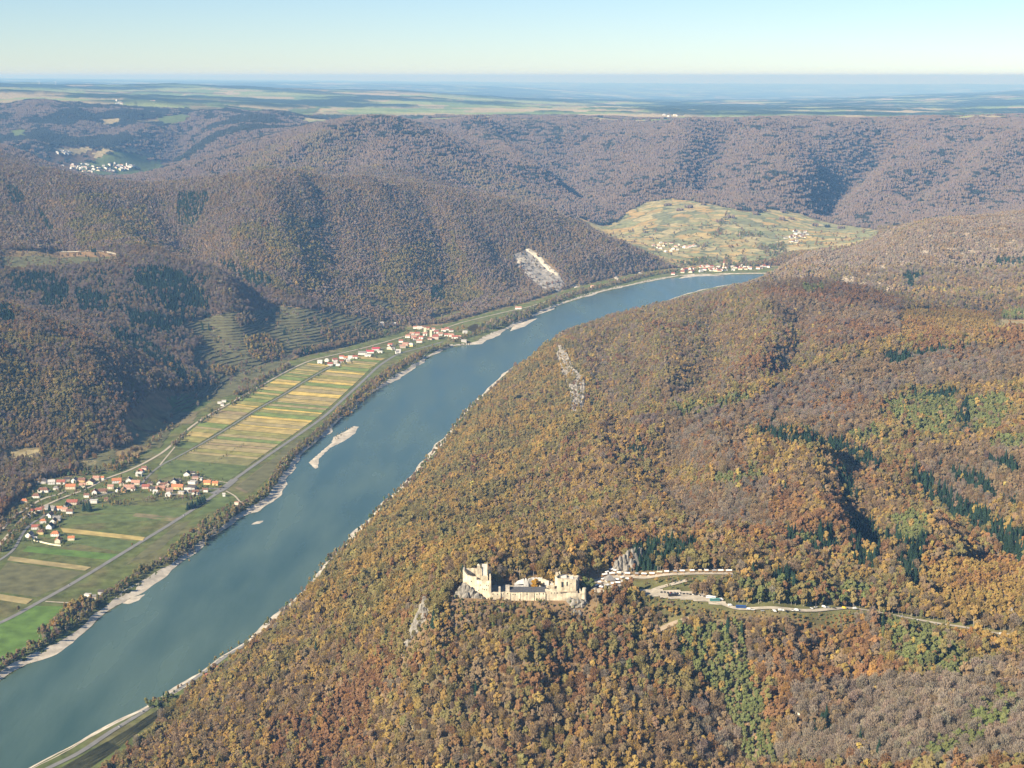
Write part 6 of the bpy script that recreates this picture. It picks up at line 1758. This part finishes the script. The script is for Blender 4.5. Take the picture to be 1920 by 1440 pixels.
# chapel: white gable and pale sloping roof
CP_("chapel_gable", M_PLAST, lambda V, F: wall_run(V, F, [(1.2, 17, 8, 16.5), (3.2, 17, 8, 23.6), (4.6, 17, 8, 23.2), (7.4, 17.6, 8, 15.5)], 1.4, .25, 1.0, 9))
def chr_(V, F):
    k = len(V); V += [(-10, 17, 15.4), (1.2, 17, 16), (1.6, 21, 21.5), (-6, 21, 18.6), (-10, 27, 14), (1, 27, 14)]
    F += [(k, k + 1, k + 2, k + 3), (k + 3, k + 2, k + 5, k + 4)]; box(V, F, -10, 1, 17.2, 27, 8, 13.9)
CP_("chapel_roof", M_ROOF["pale"], chr_)
CP_("ruined_wall", M_PLAST, lambda V, F: wall_run(V, F, [(7, 24, 8, 20), (12, 26, 8, 21), (24, 26, 8, 21)], 1.4, .6, seed=10))
CP_("ruined_wall", M_STONE, lambda V, F: wall_run(V, F, [(23, 24, 8, 20.5), (29, 23, 8, 20), (33, 22, 8, 17.5), (38, 20, 8, 17)], 1.4, .9, seed=11))
CP_("ruined_wall", M_STONE, lambda V, F: wall_run(V, F, [(28, 12, 8, 15), (34, 12, 8, 16.5), (38, 11, 8, 18)], 1.4, .7, seed=12))
CP_("ruined_wall", M_PLAST, lambda V, F: (box(V, F, 26.6, 31.5, 19, 21.8, 8, 18.6), box(V, F, 33, 36.5, 14.5, 18, 8, 16.2)))
# the great hall at the right end
CP_("great_hall", M_STONE, lambda V, F: wall_run(V, F, [(39, 14.6, 2, 26.6), (42, 13, 2, 24.6), (46, 12, 2, 24), (54, 12, 2, 23.8), (64, 13, 2, 22.6)], 2, .3, seed=13))
CP_("great_hall", M_STONE2, lambda V, F: wall_run(V, F, [(64, 13, 2, 22.6), (68.4, 28, 2, 22.8)], 1.6, .2, seed=14))
CP_("great_hall", M_STONE, lambda V, F: wall_run(V, F, [(68.4, 28, 4, 23.2), (56, 30, 4, 24), (41, 28, 4, 24.6), (39, 14.6, 4, 26.6)], 1.6, .5, seed=15))
CP_("great_hall", M_STONE, lambda V, F: (box(V, F, 39.6, 42.6, 20, 24, 8, 28.6), box(V, F, 43.5, 45.5, 22, 25, 8, 29)))
CP_("hall_deck", M_STONE2, lambda V, F: box(V, F, 41, 66, 15.2, 28, 20.2, 22.0))
CP_("hall_deck", M_PLAST, lambda V, F: (box(V, F, 46, 53, 22, 27, 22, 24.2), box(V, F, 57, 61, 18, 26, 22, 22.6)))
for xw, w, h, z in ((47.6, 2.4, 6.5, 17), (53.2, 1.5, 5, 18), (58, 1.0, 1.6, 18)): slit(xw, 11.9 if xw < 55 else 12.5, z, w, h)  # tall dark boxes paint the shade inside the hall's broken niches
# little round bastion at the right end
def bast(V, F):
    tube(V, F, [(73.5, 2, -4), (73.5, 2, 8.5), (73.5, 2, 16.2)], [2.6, 2.4, 2.3], 12)
    k = len(V) - 12; V.append((73.5, 2, 16.2))
    for i in range(12): F.append((k + i, k + (i + 1) % 12, len(V) - 1))
CP_("bastion", M_STONE, bast)
CP_("outer_wall", M_STONE2, lambda V, F: wall_run(V, F, [(73, 3, -3, 9.5), (70, 12, -2, 10), (68.4, 28, 0, 11)], 1.4, .4, seed=16))

tx_, ty_ = CX0 + 16, 1692 + 15.5
tree_thing("broadleaf_tree", "a_broad_2", (tx_, ty_, CZ + 8), 1.0, (1.35, 1.35, 1.0), np.array((.46, .26, .03)), "round golden tree inside the castle yard")
for dx, s, c in ((76, .95, GREEN), (84, .8, GREEN)):
    xx = CX0 + dx; yy = 1722.0
    tree_thing("broadleaf_tree", "a_broad_0", (xx, yy, float(ground(xx, yy))), 2.0, (s * 1.2, s * 1.2, s), PAL[c], "%s green tree behind the castle's right end" % ("left" if dx == 76 else "right"))

# ------------------------------------------------------------------ crags
def crag(name, px_, py_, D_, spikes, label, mat, seed):
    """limestone tower group: upright broken blocks (dx, dy, radius, height)"""
    if D_ is None: x0, D_, z0 = hit(px_, py_)
    else: x0 = float(at_dist(px_, py_, D_)[0]); z0 = float(ground(x0, D_))
    rs = np.random.default_rng(seed); V, F = [], []
    for dx, dy, r, h in spikes:
        k = len(V); n = 9; rings = 6
        ph = rs.uniform(0, 6)
        for j in range(rings):
            f = j / (rings - 1)
            rr = r * (1 - f ** 1.6 * .72)
            for i in range(n):
                a = 2 * math.pi * i / n + ph
                q = rr * (1 + rs.normal(0, .16))
                V.append((dx + q * math.cos(a) + f * rs.normal(0, .5), dy + q * math.sin(a) * .85, float(ground(x0 + dx, D_ + dy)) - z0 - 4 + (h + 4) * f + rs.normal(0, .5)))
        for j in range(rings - 1):
            for i in range(n):
                i2 = (i + 1) % n
                F.append((k + j * n + i, k + j * n + i2, k + (j + 1) * n + i2, k + (j + 1) * n + i))
        V.append((dx, dy, float(ground(x0 + dx, D_ + dy)) - z0 + h + .8)); t = len(V) - 1; b = k + (rings - 1) * n
        for i in range(n): F.append((b + i, b + (i + 1) % n, t))
    o = mesh_obj(name, V, F, mat, loc=(x0, D_, z0)); tag(o, label, "rock")
    return o
M_CRAG = plain_mat("crag_limestone", (0.245, 0.225, 0.19), .95, .45, .25, .6, .7)
crag("crag", 781, 1185, None, [(-9, 4, 6.5, 10), (-4, 5, 7.5, 14), (1, 6, 7, 18), (5, 8, 6.5, 22), (9, 9, 5.5, 25), (9, 4, 6.5, 15), (2, 2, 7, 9), (12, 7, 5, 19)], "pale pointed crag in the woods left below the castle", M_CRAG, 1)
crag("crag", 1174, 1066, None, [(-12, -4, 6, 13), (-8, -2, 4.5, 17), (-3, 0, 5, 18), (2, 3, 5, 21), (8, 6, 5.5, 22), (13, 10, 6.5, 23), (12, 5, 6, 17), (0, -6, 6, 9), (18, 12, 6, 22), (-15, -5, 4, 8), (6, -2, 5, 14)], "grey clustered crag above the market lane", M_CRAG, 2)
for nm, ox, oy, sp_, lb, sd in [("castle_rock", -68, 6, [(-10, 2, 6, 9), (-6, 1, 6, 15), (-2, 1, 6, 19), (3, -1, 6, 16), (8, -3, 6, 11), (14, -5, 6, 7), (20, -6, 5, 3), (-13, -1, 5, 4), (0, -6, 6, 8)], "pale rock carrying the left end of the castle", 3),
                                ("castle_rock", 63, -3, [(-7, 0, 4.5, 6), (-3, -1, 5, 5), (2, -1, 5, 7), (7, 0, 5, 6), (11, 3, 5, 5), (4, -6, 5, 1), (-2, -6, 5, 0)], "grey rock under the right end of the castle", 4)]:
    x0 = CX0 + ox; D_ = 1692 + oy
    p = project(x0, D_, float(ground(x0, D_)))
    crag(nm, float(p[0]), float(p[1]), D_, sp_, lb, M_CRAG, sd)

# ------------------------------------------------------------------ market, car park, vehicles
M_CANV = {k: plain_mat("canvas_" + k, c, .8, .06, .5) for k, c in dict(white=(.80, .79, .76), blue=(.07, .16, .42), grey=(.30, .30, .31), beige=(.55, .48, .36), yellow=(.65, .50, .05)).items()}
M_WOOD = plain_mat("stall_timber", (.28, .18, .10), .8, .2, .5)
def on_line(L, t, off=0.0):
    H = dense(hitline(L)[:, :2], 4)
    s = np.concatenate([[0], np.cumsum(np.linalg.norm(np.diff(H, axis=0), axis=1))])
    i = np.interp(t * s[-1], s, np.arange(len(H))); a = int(min(i, len(H) - 2)); f = i - a
    p = H[a] * (1 - f) + H[a + 1] * f; d = H[a + 1] - H[a]; d /= np.linalg.norm(d)
    p = p + np.array([-d[1], d[0]]) * off
    return (p[0], p[1], float(ground(p[0], p[1])) + 1.0), math.atan2(d[1], d[0])
def stall(loc, rz, w, col, label, group):
    e = simple_thing("market_stall", label, "market stall", loc, rz, group)
    part("counter", e, M_WOOD, lambda V, F: box(V, F, -w / 2 + .3, w / 2 - .3, -1.4, 1.3, -1.5, 1.1))
    for sx in (-1, 1):
        for sy in (-1, 1):
            part("post", e, M_WOOD, lambda V, F: box(V, F, sx * (w / 2 - .2) - .08, sx * (w / 2 - .2) + .08, sy * 1.5 - .08, sy * 1.5 + .08, -1.5, 2.5))
    def cn(V, F):
        k = len(V); V.extend([(-w / 2, -1.9, 2.3), (w / 2, -1.9, 2.3), (w / 2, 1.9, 2.3), (-w / 2, 1.9, 2.3), (-w / 2, 0, 3.5), (w / 2, 0, 3.5)])
        F.extend([(k, k + 1, k + 5, k + 4), (k + 2, k + 3, k + 4, k + 5), (k + 1, k + 2, k + 5), (k + 3, k, k + 4), (k, k + 3, k + 2, k + 1)])
    part("canopy", e, M_CANV[col], cn)
    return e
for k in range(17):
    t = .20 + .78 * k / 16 + rng.normal(0, .006)
    loc, rz = on_line(LANE, t, 3.5)
    stall(loc, rz, rng.uniform(4, 7.5), ["white", "white", "beige", "white", "grey"][k % 5], "%s canopied stall on the upper market lane, %s" % (["white", "white", "beige", "white", "grey"][k % 5], ORD[k] if k < 16 else "rightmost"), "stalls on the market lane")
q = [(1118, 1101), (1124, 1095), (1131, 1089), (1138, 1076), (1146, 1071), (1153, 1073), (1160, 1077), (1157, 1090), (1166, 1086), (1150, 1098), (1158, 1096), (1168, 1094), (1176, 1089), (1127, 1104), (1137, 1101)]
q = sorted(q)
for k, (a, b) in enumerate(q):
    x, y, z = hit(a, b)
    stall((x, y, z + .5), rng.uniform(-.6, .9), rng.uniform(3.5, 6), "white", "white canopied stall in the market square, %s" % (ORD[k] if k < 14 else "rightmost"), "stalls in the market square")
x, y, z = hit(1143, 1090)
e = simple_thing("pavilion", "grey pyramid roofed pavilion in the market square", "pavilion", (x, y, z), .3)
part("wall", e, M_WALL["beige"], lambda V, F: box(V, F, -5.5, 5.5, -5, 5, -2, 3))
part("roof", e, M_ROOF["grey"], lambda V, F: pyr(V, F, -6.6, 6.6, -6, 6, 2.9, 9.5))
x, y, z = hit(1376, 1082)
e = simple_thing("tent", "blue tent at the right end of the market lane", "tent", (x, y, z), .2)
part("side", e, M_CANV["blue"], lambda V, F: box(V, F, -3, 3, -2.5, 2.5, -1, 2))
part("roof", e, M_CANV["blue"], lambda V, F: pyr(V, F, -3.3, 3.3, -2.8, 2.8, 2, 4.2))

M_CAR = {k: None for k in ()}
def car_paint(nm, c):
    m, nt, out = new_mat("paint_" + nm)
    b = nt.nodes.new("ShaderNodeBsdfPrincipled"); b.inputs['Base Color'].default_value = (*c, 1); b.inputs['Roughness'].default_value = .35
    b.inputs['Coat Weight'].default_value = .6; nt.links.new(b.outputs[0], out.inputs[0]); return m
PAINT = {k: car_paint(k, c) for k, c in dict(white=(.75, .75, .74), black=(.02, .02, .022), silver=(.45, .46, .47), red=(.32, .03, .03), blue=(.03, .09, .28), yellow=(.62, .45, .04), teal=(.08, .26, .25), grey=(.14, .14, .15)).items()}
M_TYRE = plain_mat("tyre", (.02, .02, .02), .9, .1, 1)
def loft(V, F, secs):
    """closed body from cross-sections (x, half width, z low, z high)"""
    k = len(V)
    for x, w, a, b in secs: V += [(x, -w, a), (x, -w * .97, (a + b) / 2), (x, -w * .86, b), (x, w * .86, b), (x, w * .97, (a + b) / 2), (x, w, a)]
    for i in range(len(secs) - 1):
        for j in range(6):
            F.append((k + i * 6 + j, k + i * 6 + (j + 1) % 6, k + i * 6 + 6 + (j + 1) % 6, k + i * 6 + 6 + j))
    F.append(tuple(k + j for j in range(5, -1, -1))); F.append(tuple(k + (len(secs) - 1) * 6 + j for j in range(6)))
BODY = {"car": ([(-2.1, .75, .35, .8), (-1.9, .86, .28, .95), (-.6, .9, .25, 1.0), (1.1, .88, .25, .95), (2.0, .8, .3, .75), (2.15, .7, .38, .65)], [(-1.75, .7, .9, 1.0), (-1.2, .74, .92, 1.42), (.2, .74, .95, 1.45), (1.0, .7, .93, .98)], 1.3),
        "van": ([(-2.6, .95, .4, 2.3), (-2.5, 1.0, .35, 2.4), (1.2, 1.0, .35, 2.4), (1.9, .98, .35, 1.5), (2.6, .92, .4, 1.1)], [(1.25, .93, 1.5, 2.28), (1.75, .93, 1.45, 1.75), (1.85, .9, 1.42, 1.55)], 1.6),
        "coach": ([(-6, 1.2, .5, 3.1), (-5.9, 1.25, .45, 3.3), (5.8, 1.25, .45, 3.3), (6, 1.2, .5, 3.0)], [(-5.7, 1.27, 1.6, 2.6), (5.6, 1.27, 1.6, 2.6)], 3.9)}
CARM = {}
for k, (bd, gl, wb) in BODY.items():
    V, F = [], []; loft(V, F, bd); V2, F2 = [], []; loft(V2, F2, gl)
    V3, F3 = [], []
    n = 10
    for yy in (-.12, .12):
        for i in range(n): V3.append((.34 * math.cos(2 * math.pi * i / n), yy, .34 * math.sin(2 * math.pi * i / n)))
    F3 = [(i, (i + 1) % n, n + (i + 1) % n, n + i) for i in range(n)] + [tuple(range(n - 1, -1, -1)), tuple(range(n, 2 * n))]
    CARM[k] = (V, F, V2, F2, V3, F3, wb, bd[1][1])
CACHE = {}
def vehicle(typ, paint, loc, rz, label, group):
    V, F, V2, F2, V3, F3, wb, hw_ = CARM[typ]
    key = (typ, paint)
    if key not in CACHE:
        ms = []
        for nm, v, f, mt in (("body", V, F, PAINT[paint]), ("windows", V2, F2, M_DARK), ("wheel", V3, F3, M_TYRE)):
            me = bpy.data.meshes.new(nm); me.from_pydata(v, [], f); me.materials.append(mt); me.update(); ms.append(me)
        CACHE[key] = ms
    ms = CACHE[key]
    e = simple_thing(dict(car="parked_car", van="parked_van", coach="parked_coach")[typ], label, typ, loc, rz, group)
    for nm, me in (("body", ms[0]), ("glazing", ms[1])):
        o = bpy.data.objects.new(nm, me); COL.objects.link(o); o.parent = e
    for sx in (-1, 1):
        for sy in (-1, 1):
            o = bpy.data.objects.new("wheel", ms[2]); COL.objects.link(o); o.parent = e; o.location = (sx * wb, sy * (hw_ - .05), .34)
    return e
cars = []
for px_, py_, ty_p, pc in [(1240, 1112, "car", "black"), (1246, 1112, "car", "grey"), (1252, 1113, "car", "black"), (1258, 1113, "car", "red"), (1264, 1113, "car", "silver"), (1270, 1114, "car", "black"), (1276, 1114, "car", "white"), (1282, 1115, "car", "black"),
                           (1288, 1115, "car", "grey"), (1294, 1116, "car", "black"), (1300, 1116, "car", "white"), (1306, 1117, "car", "black"), (1312, 1118, "car", "silver"), (1318, 1119, "car", "white"), (1324, 1120, "car", "black"), (1262, 1119, "coach", "black"), (1333, 1123, "coach", "white"),
                           (1340, 1128, "coach", "teal"), (1352, 1126, "van", "white"), (1369, 1137, "van", "white"), (1389, 1141, "coach", "blue"), (1404, 1144, "van", "white"), (1412, 1145, "car", "white"), (1430, 1147, "car", "silver"), (1452, 1148, "van", "white"), (1463, 1146, "van", "white"), (1470, 1147, "van", "white"),
                           (1486, 1146, "car", "white"), (1494, 1146, "van", "white"), (1522, 1142, "car", "white"), (1530, 1140, "car", "white"), (1545, 1140, "van", "white"), (1552, 1140, "car", "silver"), (1564, 1142, "car", "black"), (1583, 1142, "van", "yellow"), (1603, 1143, "van", "white"),
                           (1664, 1153, "car", "grey"), (1690, 1157, "car", "silver"), (1718, 1164, "car", "white"), (1756, 1172, "car", "silver"), (1778, 1175, "car", "white"), (1878, 1191, "van", "white"), (1838, 1185, "car", "silver"), (1858, 1265, "car", "black"), (1866, 1261, "van", "white"), (1872, 1258, "car", "white")]:
    cars.append((px_, py_, ty_p, pc))
cc = {}
for c in cars: cc.setdefault((c[2], c[3]), []).append(c)
for c in cars:
    x, y, z = hit(c[0], c[1])
    sm = sorted(cc[(c[2], c[3])])
    k = sm.index(c)
    lb = "%s %s on the castle lane%s" % (c[3], c[2], "" if len(sm) == 1 else ", %s of its colour" % (ORD[k] if k < len(ORD) else "rightmost"))
    if len(sm) == 1: lb = "the only " + lb
    vehicle(c[2], c[3], (x, y, z + .9), rng.normal(-.1, .3) + (1.2 if c[0] < 1330 and c[2] == "car" else 0), lb, "vehicles on the castle lane")
# cars down on the valley roads
for k, (a, b, pc, lb) in enumerate([(405, 925, "black", "black car at the river road junction, left one"), (413, 918, "red", "red car at the river road junction"), (419, 914, "black", "black car at the river road junction, right one"), (345, 966, "white", "white car on the river road by the spruce row"),
                                    (130, 1096, "silver", "silver car on the river road below the near village"), (545, 825, "white", "white car on the river road by the vineyards"), (690, 706, "white", "white car on the river road far up the vineyards"),
                                    (225, 1362, "white", "white car on the right bank road"), (268, 1334, "silver", "silver car on the right bank road"), (400, 1247, "white", "white car under the hill on the right bank road")]):
    x, y = at_z(a, b, 6.6)
    vehicle("car", pc, (float(x), float(y), 6.62), 1.1, lb, "cars on the valley roads")
print("OBJS", len(bpy.data.objects))
